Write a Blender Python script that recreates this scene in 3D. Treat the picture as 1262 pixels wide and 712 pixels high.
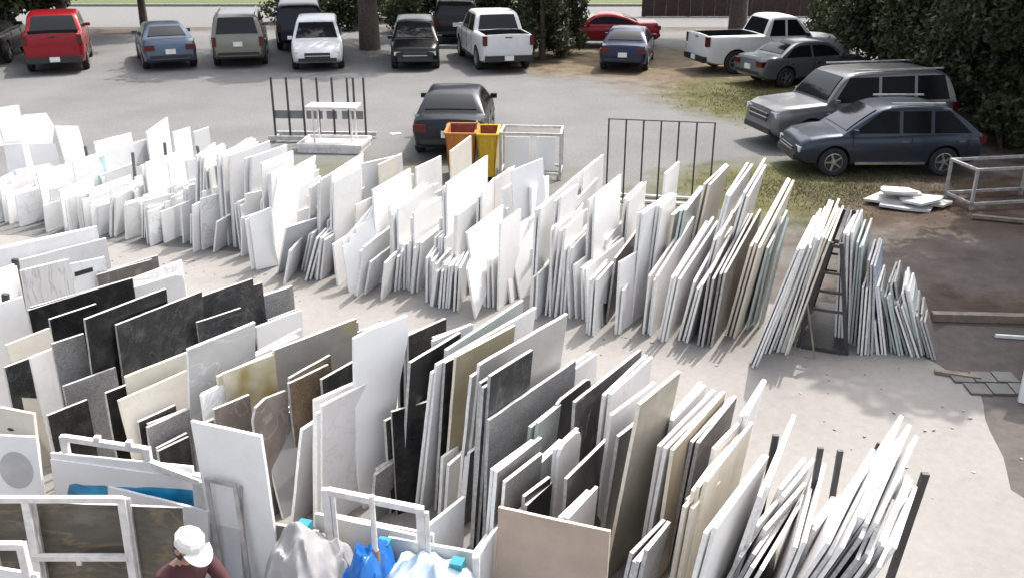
import bpy, bmesh, math, random
import numpy as np
from mathutils import Vector, Matrix, noise
R = math.radians
for o in list(bpy.data.objects): bpy.data.objects.remove(o)
scn = bpy.context.scene
col = scn.collection
random.seed(11); rng = np.random.default_rng(11)

# ------------------------------------------------------------------ camera, sky, sun, exposure
cd = bpy.data.cameras.new('camera'); cam = bpy.data.objects.new('camera', cd); col.objects.link(cam)
cam.location = (0, 0, 5.157); cam.rotation_euler = (R(90 - 21.844), 0, 0)
cd.sensor_width = 36; cd.lens = 36 * 1150 / 1262; cd.clip_start = .1; cd.clip_end = 600
scn.camera = cam
SUN_AZ, SUN_EL = 40, 57          # degrees right of straight ahead, above the horizon
w = bpy.data.worlds.new('World'); scn.world = w; w.use_nodes = True
nt = w.node_tree; nt.nodes.clear()
sk = nt.nodes.new('ShaderNodeTexSky'); sk.sky_type = 'NISHITA'; sk.sun_disc = False
sk.sun_elevation = R(SUN_EL); sk.sun_rotation = R(SUN_AZ); sk.air_density = 1.0; sk.dust_density = 5.0; sk.ozone_density = .3
bg = nt.nodes.new('ShaderNodeBackground'); bg.inputs[1].default_value = .15
wo = nt.nodes.new('ShaderNodeOutputWorld'); hs = nt.nodes.new('ShaderNodeHueSaturation'); hs.inputs['Saturation'].default_value = .45   # milky, hazy air
nt.links.new(sk.outputs[0], hs.inputs['Color']); nt.links.new(hs.outputs[0], bg.inputs[0]); nt.links.new(bg.outputs[0], wo.inputs[0])
sd = bpy.data.lights.new('sun', 'SUN'); sd.energy = 2.0; sd.angle = R(.53); sd.color = (1, .955, .89)
so = bpy.data.objects.new('sun', sd); col.objects.link(so)
so.rotation_euler = (R(90 - SUN_EL), 0, R(180 - SUN_AZ) + math.pi)
sv = Vector((math.sin(R(SUN_AZ)) * math.cos(R(SUN_EL)), math.cos(R(SUN_AZ)) * math.cos(R(SUN_EL)), math.sin(R(SUN_EL))))
so.rotation_euler = sv.to_track_quat('Z', 'Y').to_euler()
vs = scn.view_settings; vs.view_transform = 'Standard'; vs.look = 'None'; vs.gamma = 1; vs.use_curve_mapping = False
vs.exposure = 1.42
scn.render.engine = 'CYCLES'

# ------------------------------------------------------------------ helpers
def tag(o, label=None, cat=None, group=None, kind=None):
    if label: o['label'] = label
    if cat: o['category'] = cat
    if group: o['group'] = group
    if kind: o['kind'] = kind
    return o
def empty(name, loc=(0, 0, 0), rz=0, label=None, cat=None, group=None):
    o = bpy.data.objects.new(name, None); col.objects.link(o); o.location = loc; o.rotation_euler = (0, 0, rz)
    o.empty_display_size = .2
    return tag(o, label, cat, group)
def link(name, me, mat=None, parent=None, loc=None):
    o = bpy.data.objects.new(name, me); col.objects.link(o)
    if mat is not None and len(me.materials) == 0:
        for m in (mat if isinstance(mat, (list, tuple)) else [mat]): me.materials.append(m)
    if parent: o.parent = parent
    if loc: o.location = loc
    return o
class MB:
    def __init__(s): s.v = []; s.f = []; s.m = []
    def add(s, vs, fs, mi=0):
        b = len(s.v); s.v += [tuple(v) for v in vs]
        for f in fs: s.f.append(tuple(i + b for i in f)); s.m.append(mi)
        return s
    def box(s, c, d, rz=0, mi=0):
        x, y, z = d[0] / 2, d[1] / 2, d[2] / 2; ca, sa = math.cos(rz), math.sin(rz)
        P = [(-x, -y, -z), (x, -y, -z), (x, y, -z), (-x, y, -z), (-x, -y, z), (x, -y, z), (x, y, z), (-x, y, z)]
        P = [(c[0] + a * ca - b * sa, c[1] + a * sa + b * ca, c[2] + e) for a, b, e in P]
        return s.add(P, [(0, 3, 2, 1), (4, 5, 6, 7), (0, 1, 5, 4), (1, 2, 6, 5), (2, 3, 7, 6), (3, 0, 4, 7)], mi)
    def bar(s, a, b, w, h=None, mi=0):
        a, b = Vector(a), Vector(b); h = h or w; d = (b - a).normalized()
        up = Vector((0, 0, 1)) if abs(d.z) < .9 else Vector((0, 1, 0))
        x = d.cross(up).normalized(); y = x.cross(d).normalized()
        P = []
        for p in (a, b):
            for i, j in ((-1, -1), (1, -1), (1, 1), (-1, 1)): P.append(p + x * i * w / 2 + y * j * h / 2)
        return s.add(P, [(0, 1, 2, 3), (7, 6, 5, 4), (0, 4, 5, 1), (1, 5, 6, 2), (2, 6, 7, 3), (3, 7, 4, 0)], mi)
    def tube(s, pts, rad, n=8, mi=0):
        pts = [Vector(p) for p in pts]; rad = rad if isinstance(rad, (list, tuple)) else [rad] * len(pts)
        rings = []; x = None
        for i, p in enumerate(pts):
            d = (pts[min(i + 1, len(pts) - 1)] - pts[max(i - 1, 0)]).normalized()
            if x is None:
                x = d.orthogonal().normalized()
            x = (x - d * x.dot(d)).normalized(); y = d.cross(x)
            rings += [p + (x * math.cos(2 * math.pi * k / n) + y * math.sin(2 * math.pi * k / n)) * rad[i] for k in range(n)]
        F = []
        for i in range(len(pts) - 1):
            for k in range(n): F.append((i * n + k, i * n + (k + 1) % n, (i + 1) * n + (k + 1) % n, (i + 1) * n + k))
        F.append(tuple(range(n - 1, -1, -1))); F.append(tuple((len(pts) - 1) * n + k for k in range(n)))
        return s.add(rings, F, mi)
    def lathe(s, prof, n=20, axis='z', c=(0, 0, 0), mi=0):
        P = []
        for r, z in prof:
            for k in range(n):
                a = 2 * math.pi * k / n; u, v = r * math.cos(a), r * math.sin(a)
                P.append((c[0] + u, c[1] + v, c[2] + z) if axis == 'z' else (c[0] + u, c[1] + z, c[2] + v))
        F = []
        for i in range(len(prof) - 1):
            for k in range(n): F.append((i * n + k, i * n + (k + 1) % n, (i + 1) * n + (k + 1) % n, (i + 1) * n + k))
        return s.add(P, F, mi)
    def mesh(s, name, smooth=None):
        me = bpy.data.meshes.new(name); me.from_pydata(s.v, [], s.f)
        if any(s.m): me.polygons.foreach_set('material_index', s.m)
        bm = bmesh.new(); bm.from_mesh(me); bmesh.ops.recalc_face_normals(bm, faces=bm.faces); bm.to_mesh(me); bm.free()
        if smooth is not None:
            me.polygons.foreach_set('use_smooth', [True] * len(me.polygons)); me.set_sharp_from_angle(angle=R(smooth))
        me.update(); return me
    def build(s, name, mat=None, parent=None, smooth=None, loc=None): return link(name, s.mesh(name, smooth), mat, parent, loc)

# ------------------------------------------------------------------ materials
MATS = {}
def newmat(name):
    m = bpy.data.materials.new(name); m.use_nodes = True; n = m.node_tree; b = n.nodes['Principled BSDF']
    MATS[name] = m
    return m, n, b
def N(n, t, **k):
    d = n.nodes.new(t)
    for a, v in k.items():
        if a in d.inputs: d.inputs[a].default_value = v
        else: setattr(d, a, v)
    return d
def L(n, a, b): n.links.new(a, b)
def ramp(n, fac, stops):
    r = n.nodes.new('ShaderNodeValToRGB'); e = r.color_ramp.elements
    while len(e) < len(stops): e.new(.5)
    for i, (p, c) in enumerate(stops): e[i].position = p; e[i].color = (*c, 1) if len(c) == 3 else c
    L(n, fac, r.inputs[0]); return r.outputs[0]
def mix(n, fac, a, b, mode='MIX'):
    x = n.nodes.new('ShaderNodeMix'); x.data_type = 'RGBA'; x.blend_type = mode
    for k, v in ((0, fac), (6, a), (7, b)):
        if isinstance(v, (float, int)): x.inputs[k].default_value = v
        elif isinstance(v, (tuple, list)): x.inputs[k].default_value = (*v, 1)
        else: L(n, v, x.inputs[k])
    return x.outputs[2]
def coords(n, scale=1.0, rnd=True):
    tc = n.nodes.new('ShaderNodeTexCoord'); out = tc.outputs['Object']
    if rnd:
        oi = n.nodes.new('ShaderNodeObjectInfo'); mu = N(n, 'ShaderNodeMath', operation='MULTIPLY'); mu.inputs[1].default_value = 57.
        L(n, oi.outputs['Random'], mu.inputs[0])
        ad = N(n, 'ShaderNodeVectorMath', operation='ADD'); L(n, out, ad.inputs[0]); L(n, mu.outputs[0], ad.inputs[1]); out = ad.outputs[0]
    return out
def bump(n, b, h, strength=.2, dist=.01):
    bp = n.nodes.new('ShaderNodeBump'); bp.inputs['Strength'].default_value = strength; bp.inputs['Distance'].default_value = dist
    L(n, h, bp.inputs['Height']); L(n, bp.outputs[0], b.inputs['Normal'])
def simple(name, c, rough=.5, metal=0., var=.12, scale=6., coat=0., spec=.5):
    m, n, b = newmat(name); co = coords(n)
    t = N(n, 'ShaderNodeTexNoise', Scale=scale, Detail=5., Roughness=.6); L(n, co, t.inputs['Vector'])
    lo = tuple(v * (1 - var) for v in c); hi = tuple(min(1, v * (1 + var)) for v in c)
    L(n, ramp(n, t.outputs[0], [(.3, lo), (.7, hi)]), b.inputs['Base Color'])
    b.inputs['Roughness'].default_value = rough; b.inputs['Metallic'].default_value = metal
    b.inputs['Specular IOR Level'].default_value = spec
    if coat: b.inputs['Coat Weight'].default_value = coat; b.inputs['Coat Roughness'].default_value = .04
    return m
def stone(name, base, dark=None, vein=None, vw=.03, vscale=1.6, vamt=.6, speck=0., rough=.35, tint=.10, stretch=(1, 1, 1), patch=None, dust=.16):
    """polished slab: cloudy colour, wandering veins, crystal speckle, dusty film; differs from slab to slab"""
    m, n, b = newmat(name); co = coords(n)
    mp = N(n, 'ShaderNodeMapping'); mp.inputs['Scale'].default_value = stretch; L(n, co, mp.inputs[0]); co = mp.outputs[0]
    oi = n.nodes.new('ShaderNodeObjectInfo')
    t = N(n, 'ShaderNodeTexNoise', Scale=2.2, Detail=7., Roughness=.62, Distortion=.8); L(n, co, t.inputs['Vector'])
    dark = dark or tuple(v * .8 for v in base)
    c = ramp(n, t.outputs[0], [(.28, dark), (.68, base)])
    if patch:
        pt = N(n, 'ShaderNodeTexNoise', Scale=1.5, Detail=3.); L(n, co, pt.inputs['Vector'])
        c = mix(n, ramp(n, pt.outputs[0], [(patch[1], (0, 0, 0)), (patch[1] + .12, (1, 1, 1))]), c, patch[0])
    if vein:
        v = N(n, 'ShaderNodeTexNoise', Scale=vscale, Detail=6., Roughness=.55, Distortion=1.6); L(n, co, v.inputs['Vector'])
        s = N(n, 'ShaderNodeMath', operation='SUBTRACT'); s.inputs[1].default_value = .5; L(n, v.outputs[0], s.inputs[0])
        a = N(n, 'ShaderNodeMath', operation='ABSOLUTE'); L(n, s.outputs[0], a.inputs[0])
        f = ramp(n, a.outputs[0], [(0, (vamt,) * 3), (vw, (0, 0, 0))])
        c = mix(n, f, c, vein)
    if speck:
        vo = N(n, 'ShaderNodeTexVoronoi', Scale=90.); L(n, co, vo.inputs['Vector'])
        sp = ramp(n, vo.outputs['Color'], [(.2, (1 - speck,) * 3), (.8, (1 + speck,) * 3)])
        c = mix(n, 1., c, sp, 'MULTIPLY')
    mr = N(n, 'ShaderNodeMapRange'); mr.inputs[3].default_value = 1 - tint; mr.inputs[4].default_value = 1 + tint * .5
    L(n, oi.outputs['Random'], mr.inputs[0]); c = mix(n, 1., c, mr.outputs[0], 'MULTIPLY')
    du = N(n, 'ShaderNodeTexNoise', Scale=5., Detail=8., Roughness=.7); L(n, co, du.inputs['Vector'])
    c = mix(n, ramp(n, du.outputs[0], [(.48, (0, 0, 0)), (.75, (dust,) * 3)]), c, (.55, .53, .5))
    L(n, c, b.inputs['Base Color'])
    rr = N(n, 'ShaderNodeMapRange'); rr.inputs[3].default_value = rough - .1; rr.inputs[4].default_value = rough + .25; L(n, du.outputs[0], rr.inputs[0])
    L(n, rr.outputs[0], b.inputs['Roughness']); b.inputs['Specular IOR Level'].default_value = .35
    return m
ST = {
 'W': stone('white_quartz', (.82, .815, .805), (.76, .75, .745)), 'W2': stone('white_engineered', (.88, .87, .86), (.85, .845, .84), tint=.03),
 'M': stone('white_marble', (.84, .84, .83), (.76, .76, .76), (.42, .42, .43), .02, 1.4, .5),
 'LG': stone('pale_grey_stone', (.74, .735, .73), (.65, .65, .65), (.55, .55, .55), .02, 2., .35), 'LGS': stone('pale_grey_plain', (.6, .6, .61), (.55, .55, .56), tint=.04),
 'LP': stone('pale_lilac_stone', (.74, .715, .71), (.64, .62, .61), (.5, .47, .46), .02, 2., .4), 'G': stone('mid_grey_stone', (.25, .245, .245), (.18, .175, .172), speck=.25),
 'GS': stone('plain_grey_stone', (.26, .26, .265), (.22, .22, .23)), 'G2': stone('taupe_grey_stone', (.22, .208, .2), (.15, .143, .137), speck=.2),
 'DG': stone('charcoal_stone', (.04, .04, .042), (.024, .024, .026), (.2, .2, .2), .012, 1.5, .35, speck=.3, rough=.3), 'DG2': stone('polished_dark_stone', (.07, .068, .07), (.04, .04, .042), (.38, .37, .36), .012, 1.2, .5, rough=.22),
 'K': stone('black_granite', (.019, .0185, .0195), (.011, .011, .012), speck=.4, rough=.25, dust=.07), 'DB': stone('dark_brown_granite', (.038, .033, .03), (.02, .018, .017), speck=.4, rough=.3, dust=.1),
 'B': stone('cream_stone', (.56, .53, .475), (.49, .46, .405), (.4, .35, .27), .02, 2., .2), 'Y': stone('cream_stained_stone', (.66, .63, .54), (.56, .53, .45), patch=((.46, .37, .14), .55)),
 'Y2': stone('mustard_patched_stone', (.6, .56, .45), (.5, .46, .36), patch=((.3, .23, .06), .5), tint=.03), 'OG': stone('grey_beige_stone', (.3, .278, .25), (.22, .2, .18), patch=((.3, .26, .12), .6)),
 'BR': stone('taupe_stone', (.17, .146, .13), (.11, .09, .078), (.4, .36, .32), .02, 1.8, .4), 'T': stone('tan_brown_stone', (.15, .105, .066), (.08, .055, .033), speck=.3), 'T2': stone('sandstone', (.42, .35, .25), (.33, .27, .18), stretch=(1, 1, .4)),
 'O': stone('olive_cream_stone', (.32, .285, .19), (.24, .21, .13)), 'GR': stone('grey_green_stone', (.38, .41, .39), (.25, .28, .265), speck=.15), 'PB': stone('pale_beige_grey_stone', (.56, .535, .5), (.46, .44, .41), (.4, .37, .34), .02, 1.6, .3),
 'BG': stone('mottled_beige_stone', (.33, .3, .24), (.23, .21, .17), (.24, .2, .15), .03, 1.5, .4), 'CR': stone('striped_cream_stone', (.7, .65, .55), (.58, .52, .42), (.42, .35, .26), .02, 2.5, .5, stretch=(3, 1, .25)),
 'VG': stone('vertical_veined_stone', (.76, .75, .73), (.6, .58, .56), (.36, .34, .33), .035, 2.5, .6, stretch=(2.5, 1, .3)), 'GV': stone('grey_veined_stone', (.5, .5, .5), (.38, .38, .385), (.68, .68, .68), .02, 1.6, .6, stretch=(.6, 1, 1.2)),
 'VE': stone('brown_veined_stone', (.11, .092, .066), (.045, .042, .042), (.2, .15, .075), .03, 1.4, .6, stretch=(.5, 1, 1.6), rough=.3), 'BL': stone('blue_grey_stone', (.3, .36, .48), (.2, .24, .34)),
 'OV': stone('white_with_oval', (.8, .79, .78), (.74, .73, .72)), 'TB': simple('tan_board', (.40, .305, .24), .7, var=.15, scale=3.),
}
EDGE_LIGHT = simple('sawn_light_edge', (.78, .77, .75), .7, scale=25.); EDGE_DARK = simple('sawn_dusty_edge', (.42, .41, .4), .75, scale=25., var=.3)
EDGE_GREEN = simple('sawn_greenish_edge', (.5, .56, .53), .6, scale=25.); EDGE_CREAM = simple('sawn_cream_edge', (.72, .66, .55), .7, scale=25.)
EDGE = {k: EDGE_LIGHT for k in ST}
for k in ('K', 'DB', 'DG', 'DG2', 'BR', 'T', 'G', 'VE', 'BL'): EDGE[k] = EDGE_DARK
for k in ('B', 'Y', 'Y2', 'O', 'T2', 'CR', 'BG', 'TB'): EDGE[k] = EDGE_CREAM
EDGE['GR'] = EDGE_GREEN
STEEL_DK = simple('dark_painted_steel', (.042, .041, .043), .55, var=.3, scale=14.); STEEL = simple('galvanised_steel', (.46, .45, .45), .42, .55, var=.25, scale=9.)
STEEL_W = simple('pale_worn_steel', (.62, .6, .58), .55, .1, var=.2, scale=9.); WOODM = simple('weathered_wood', (.19, .155, .125), .8, var=.3, scale=9.)
ORANGE = simple('orange_paint', (.36, .13, .02), .5, var=.2, scale=5.); YELLOW = simple('yellow_paint', (.5, .3, .012), .5, var=.15, scale=5.); RUST = simple('rusty_red_paint', (.22, .05, .03), .7, var=.35, scale=7.)
TARP_G = simple('grey_plastic_sheet', (.3, .295, .295), .3, var=.15, scale=7.); TARP_B = simple('blue_tarpaulin', (.012, .12, .4), .4, var=.15, scale=7.); TARP_L = simple('pale_blue_sheet', (.4, .5, .58), .35, var=.1, scale=5.)
FILM = simple('blue_film', (.01, .22, .42), .3, var=.45, scale=5.); TEAL = simple('teal_plastic', (.02, .19, .24), .4); BUCKET = simple('pale_bucket_plastic', (.62, .7, .74), .4); WHITE = simple('white_paint', (.8, .8, .8), .5, var=.04)
TYRE = simple('tyre_rubber', (.018, .018, .018), .85, var=.3); RIM = simple('alloy_rim', (.42, .42, .43), .3, .8, var=.1); TRIM = simple('black_trim', (.02, .02, .022), .5); CHROME = simple('chrome', (.6, .6, .61), .18, .95, var=.05)
PLATE = simple('plate_white', (.72, .72, .7), .5); TAIL = simple('red_lens', (.085, .005, .006), .25); HEADL = simple('clear_lens', (.6, .62, .64), .12, .3, coat=.6)
WELL = simple('wheel_well', (.01, .01, .01), .9)
def glassm():
    m, n, b = newmat('tinted_glass'); b.inputs['Base Color'].default_value = (.012, .014, .016, 1); b.inputs['Roughness'].default_value = .06; b.inputs['Specular IOR Level'].default_value = .3
    return m
GLASS = glassm()
GLASS_S = simple('dark_side_glass', (.008, .009, .01), .12, var=.2, spec=.06)
def paint(name, c, metal=.3, rough=.32):
    m = simple(name, c, rough, metal, var=.05, scale=3., coat=.22, spec=.3); return m
def leafm(name, c1, c2, trans=.25):
    m, n, b = newmat(name); g = n.nodes.new('ShaderNodeNewGeometry'); co = coords(n, rnd=False)
    t = N(n, 'ShaderNodeTexNoise', Scale=.9, Detail=4.); L(n, co, t.inputs['Vector'])
    c = mix(n, g.outputs['Random Per Island'], c1, c2); c = mix(n, ramp(n, t.outputs[0], [(.35, (0, 0, 0)), (.65, (.5, .5, .5))]), c, tuple(v * 1.5 for v in c2))
    L(n, c, b.inputs['Base Color']); b.inputs['Roughness'].default_value = .6
    tr = N(n, 'ShaderNodeBsdfTranslucent'); L(n, c, tr.inputs[0]); ms = N(n, 'ShaderNodeMixShader'); ms.inputs[0].default_value = trans
    L(n, b.outputs[0], ms.inputs[1]); L(n, tr.outputs[0], ms.inputs[2]); L(n, ms.outputs[0], n.nodes['Material Output'].inputs[0]); return m
LEAF_DK = leafm('dark_leaves', (.014, .023, .008), (.036, .046, .014)); LEAF_MD = leafm('mid_leaves', (.02, .036, .011), (.045, .06, .018)); LEAF_CON = leafm('conifer_needles', (.018, .025, .009), (.042, .047, .017), .1)
BARK = simple('bark', (.09, .07, .055), .9, var=.4, scale=12.)
GRASSB = leafm('grass_blades', (.07, .075, .026), (.12, .115, .05), .2)

def ellmask(n, pos, cx, cy, rx, ry, nz, soft=.5, rot=0):
    mp = N(n, 'ShaderNodeMapping', vector_type='TEXTURE'); mp.inputs['Location'].default_value = (cx, cy, 0); mp.inputs['Rotation'].default_value = (0, 0, R(rot)); mp.inputs['Scale'].default_value = (rx, ry, 1)
    L(n, pos, mp.inputs[0]); ln = N(n, 'ShaderNodeVectorMath', operation='LENGTH'); L(n, mp.outputs[0], ln.inputs[0])
    ad = N(n, 'ShaderNodeMath', operation='ADD'); L(n, ln.outputs['Value'], ad.inputs[0]); L(n, nz, ad.inputs[1])
    return ramp(n, ad.outputs[0], [(max(0, .5 - soft / 4), (1, 1, 1)), (min(1, .5 + soft / 4), (0, 0, 0))]) if False else _mr(n, ad.outputs[0], 1 + .5 + soft / 2, 1 + .5 - soft / 2)
def _mr(n, v, a, b):
    m = N(n, 'ShaderNodeMapRange', clamp=True); m.inputs[1].default_value = a; m.inputs[2].default_value = b; m.inputs[3].default_value = 0; m.inputs[4].default_value = 1
    L(n, v, m.inputs[0]); return m.outputs[0]
def ground_mat():
    m, n, b = newmat('lot_gravel_dirt_grass'); g = n.nodes.new('ShaderNodeNewGeometry'); pos = g.outputs['Position']
    fine = N(n, 'ShaderNodeTexNoise', Scale=14., Detail=8., Roughness=.75); L(n, pos, fine.inputs['Vector'])
    big = N(n, 'ShaderNodeTexNoise', Scale=.35, Detail=6., Roughness=.6); L(n, pos, big.inputs['Vector'])
    med = N(n, 'ShaderNodeTexNoise', Scale=1.3, Detail=8., Roughness=.7); L(n, pos, med.inputs['Vector'])
    c = ramp(n, big.outputs[0], [(.3, (.128, .129, .128)), (.7, (.168, .167, .164))])
    c = mix(n, 1., c, ramp(n, fine.outputs[0], [(.25, (.72, .72, .72)), (.75, (1.2, 1.2, 1.2))]), 'MULTIPLY')
    dirt = ramp(n, med.outputs[0], [(.3, (.036, .024, .017)), (.55, (.078, .056, .042)), (.75, (.14, .122, .108))])
    grass = ramp(n, med.outputs[0], [(.3, (.042, .043, .014)), (.55, (.09, .088, .036)), (.75, (.15, .14, .1))])
    dry = ramp(n, med.outputs[0], [(.3, (.075, .056, .036)), (.6, (.14, .11, .075)), (.8, (.19, .17, .14))])
    def M_(c, col2, *e, amt=1.): 
        k = ellmask(n, pos, *e[:4], med.outputs[0], *e[4:])
        if amt < 1:
            q = N(n, 'ShaderNodeMath', operation='MULTIPLY'); q.inputs[1].default_value = amt; L(n, k, q.inputs[0]); k = q.outputs[0]
        return mix(n, k, c, col2)
    c = M_(c, dry, 4.5, 36, 5.5, 4.2, .5); c = M_(c, dry, 9, 31, 5, 4.5, .6); c = M_(c, grass, 7.2, 28.2, 2.4, 3.6, .5); c = M_(c, grass, 6.2, 18.2, 3.2, 2.4, .5)
    c = M_(c, grass, 2.4, 16.5, 3.0, 2.0, .8, amt=.45); c = M_(c, grass, -2.5, 19.8, 3.5, 1.0, .8, amt=.5)
    c = M_(c, dirt, 10, 16.5, 4.2, 3.4, .5); c = M_(c, dirt, 14, 27, 5, 9, .5)
    c = M_(c, ramp(n, med.outputs[0], [(.3, (.07, .056, .047)), (.7, (.14, .122, .11))]), 8, 13.4, 4.5, 2.2, .6); c = M_(c, dirt, 8, 11.6, 4, 1.1, .5, amt=.8)
    c = M_(c, dirt, 3.5, 48, 60, 2.2, .6, amt=.6)
    L(n, c, b.inputs['Base Color']); b.inputs['Roughness'].default_value = .95; b.inputs['Specular IOR Level'].default_value = .15; bump(n, b, fine.outputs[0], .5, .03); return m
def concrete_mat():
    m, n, b = newmat('yard_concrete'); g = n.nodes.new('ShaderNodeNewGeometry'); pos = g.outputs['Position']
    big = N(n, 'ShaderNodeTexNoise', Scale=.55, Detail=7., Roughness=.6); L(n, pos, big.inputs['Vector']); f = N(n, 'ShaderNodeTexNoise', Scale=9., Detail=9., Roughness=.75); L(n, pos, f.inputs['Vector'])
    st = N(n, 'ShaderNodeTexNoise', Scale=2.2, Detail=8., Roughness=.65, Distortion=.6); L(n, pos, st.inputs['Vector'])
    c = ramp(n, big.outputs[0], [(.3, (.212, .20, .186)), (.7, (.25, .238, .224))]); c = mix(n, 1., c, ramp(n, f.outputs[0], [(.3, (.88, .88, .88)), (.7, (1.08, 1.08, 1.08))]), 'MULTIPLY')
    c = mix(n, ramp(n, st.outputs[0], [(.55, (0, 0, 0)), (.75, (.4, .4, .4))]), c, (.16, .145, .13))
    L(n, c, b.inputs['Base Color']); b.inputs['Roughness'].default_value = .85; b.inputs['Specular IOR Level'].default_value = .2; bump(n, b, f.outputs[0], .25, .01); return m
def flat(name, c1, c2, sc=3., rough=.9, bs=.3):
    m, n, b = newmat(name); g = n.nodes.new('ShaderNodeNewGeometry'); t = N(n, 'ShaderNodeTexNoise', Scale=sc, Detail=8., Roughness=.7); L(n, g.outputs['Position'], t.inputs['Vector'])
    L(n, ramp(n, t.outputs[0], [(.3, c1), (.7, c2)]), b.inputs['Base Color']); b.inputs['Roughness'].default_value = rough; b.inputs['Specular IOR Level'].default_value = .2; bump(n, b, t.outputs[0], bs, .02); return m

# ------------------------------------------------------------------ ground, road, concrete
def sheet(name, pts, z, mat, kind='structure', th=None):
    me = bpy.data.meshes.new(name); me.from_pydata([(x, y, z) for x, y in pts], [], [tuple(range(len(pts)))]); me.update()
    bm = bmesh.new(); bm.from_mesh(me)
    if bm.faces[:][0].normal.z < 0: bmesh.ops.reverse_faces(bm, faces=bm.faces[:])
    if th:
        r = bmesh.ops.extrude_face_region(bm, geom=bm.faces[:]); vv = [e for e in r['geom'] if isinstance(e, bmesh.types.BMVert)]
        bmesh.ops.translate(bm, verts=vv, vec=(0, 0, th)); bmesh.ops.recalc_face_normals(bm, faces=bm.faces)
    bm.to_mesh(me); bm.free(); return tag(link(name, me, mat), kind=kind)
GROUND = ground_mat(); CONC = concrete_mat()
sheet('ground', [(-300, -60), (300, -60), (300, 480), (-300, 480)], 0, GROUND)
rough = []
pad = [(-16, 17.6), (-9, 15.4), (-5, 14.6), (-.5, 13.9), (3.3, 12.6), (4.9, 11.3), (5.35, 10.1), (5.42, 9.6), (5.22, 9.0), (5.12, 8.5), (4.95, 8.0), (4.82, 7.65), (4.95, 7.4), (6.2, 7.1), (9, 6.6), (9, -6), (-16, -6)]
pp = []
for i, p in enumerate(pad):
    q = pad[(i + 1) % len(pad)]; d = math.hypot(q[0] - p[0], q[1] - p[1]); k = max(1, int(d / .25)) if i < 15 else 1
    for j in range(k): t = j / k; pp.append((p[0] + (q[0] - p[0]) * t + random.uniform(-.03, .03) * (k > 1), p[1] + (q[1] - p[1]) * t + random.uniform(-.03, .03) * (k > 1)))
sheet('concrete_yard', pp, .004, CONC)
ASPH = flat('worn_asphalt', (.12, .115, .11), (.17, .165, .16), 6.)
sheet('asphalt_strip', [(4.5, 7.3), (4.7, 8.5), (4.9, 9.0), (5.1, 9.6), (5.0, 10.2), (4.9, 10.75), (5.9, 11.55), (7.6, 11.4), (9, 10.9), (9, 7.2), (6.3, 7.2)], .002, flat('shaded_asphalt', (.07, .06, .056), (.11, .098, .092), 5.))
ROAD = flat('road_asphalt', (.12, .118, .116), (.16, .157, .155), 5.)
sheet('road', [(-90, 47.5), (90, 47.5), (90, 58.6), (-90, 58.6)], .004, ROAD)
KERB = flat('kerb_concrete', (.2, .195, .185), (.27, .265, .25), 6.)
sheet('kerb', [(-90, 58.6), (90, 58.6), (90, 58.85), (-90, 58.85)], 0, KERB, th=.14)
sheet('verge', [(-90, 58.85), (90, 58.85), (90, 75), (-90, 75)], .05, flat('verge_grass', (.06, .08, .03), (.1, .115, .045), 4.))
sheet('mulch_bed', [(-19.6, 44.6), (-17.2, 44.3), (-15.6, 45.2), (-15.9, 46.6), (-18, 47.1), (-19.8, 46.3)], .006, flat('mulch', (.05, .035, .025), (.1, .07, .05), 6.))

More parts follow.
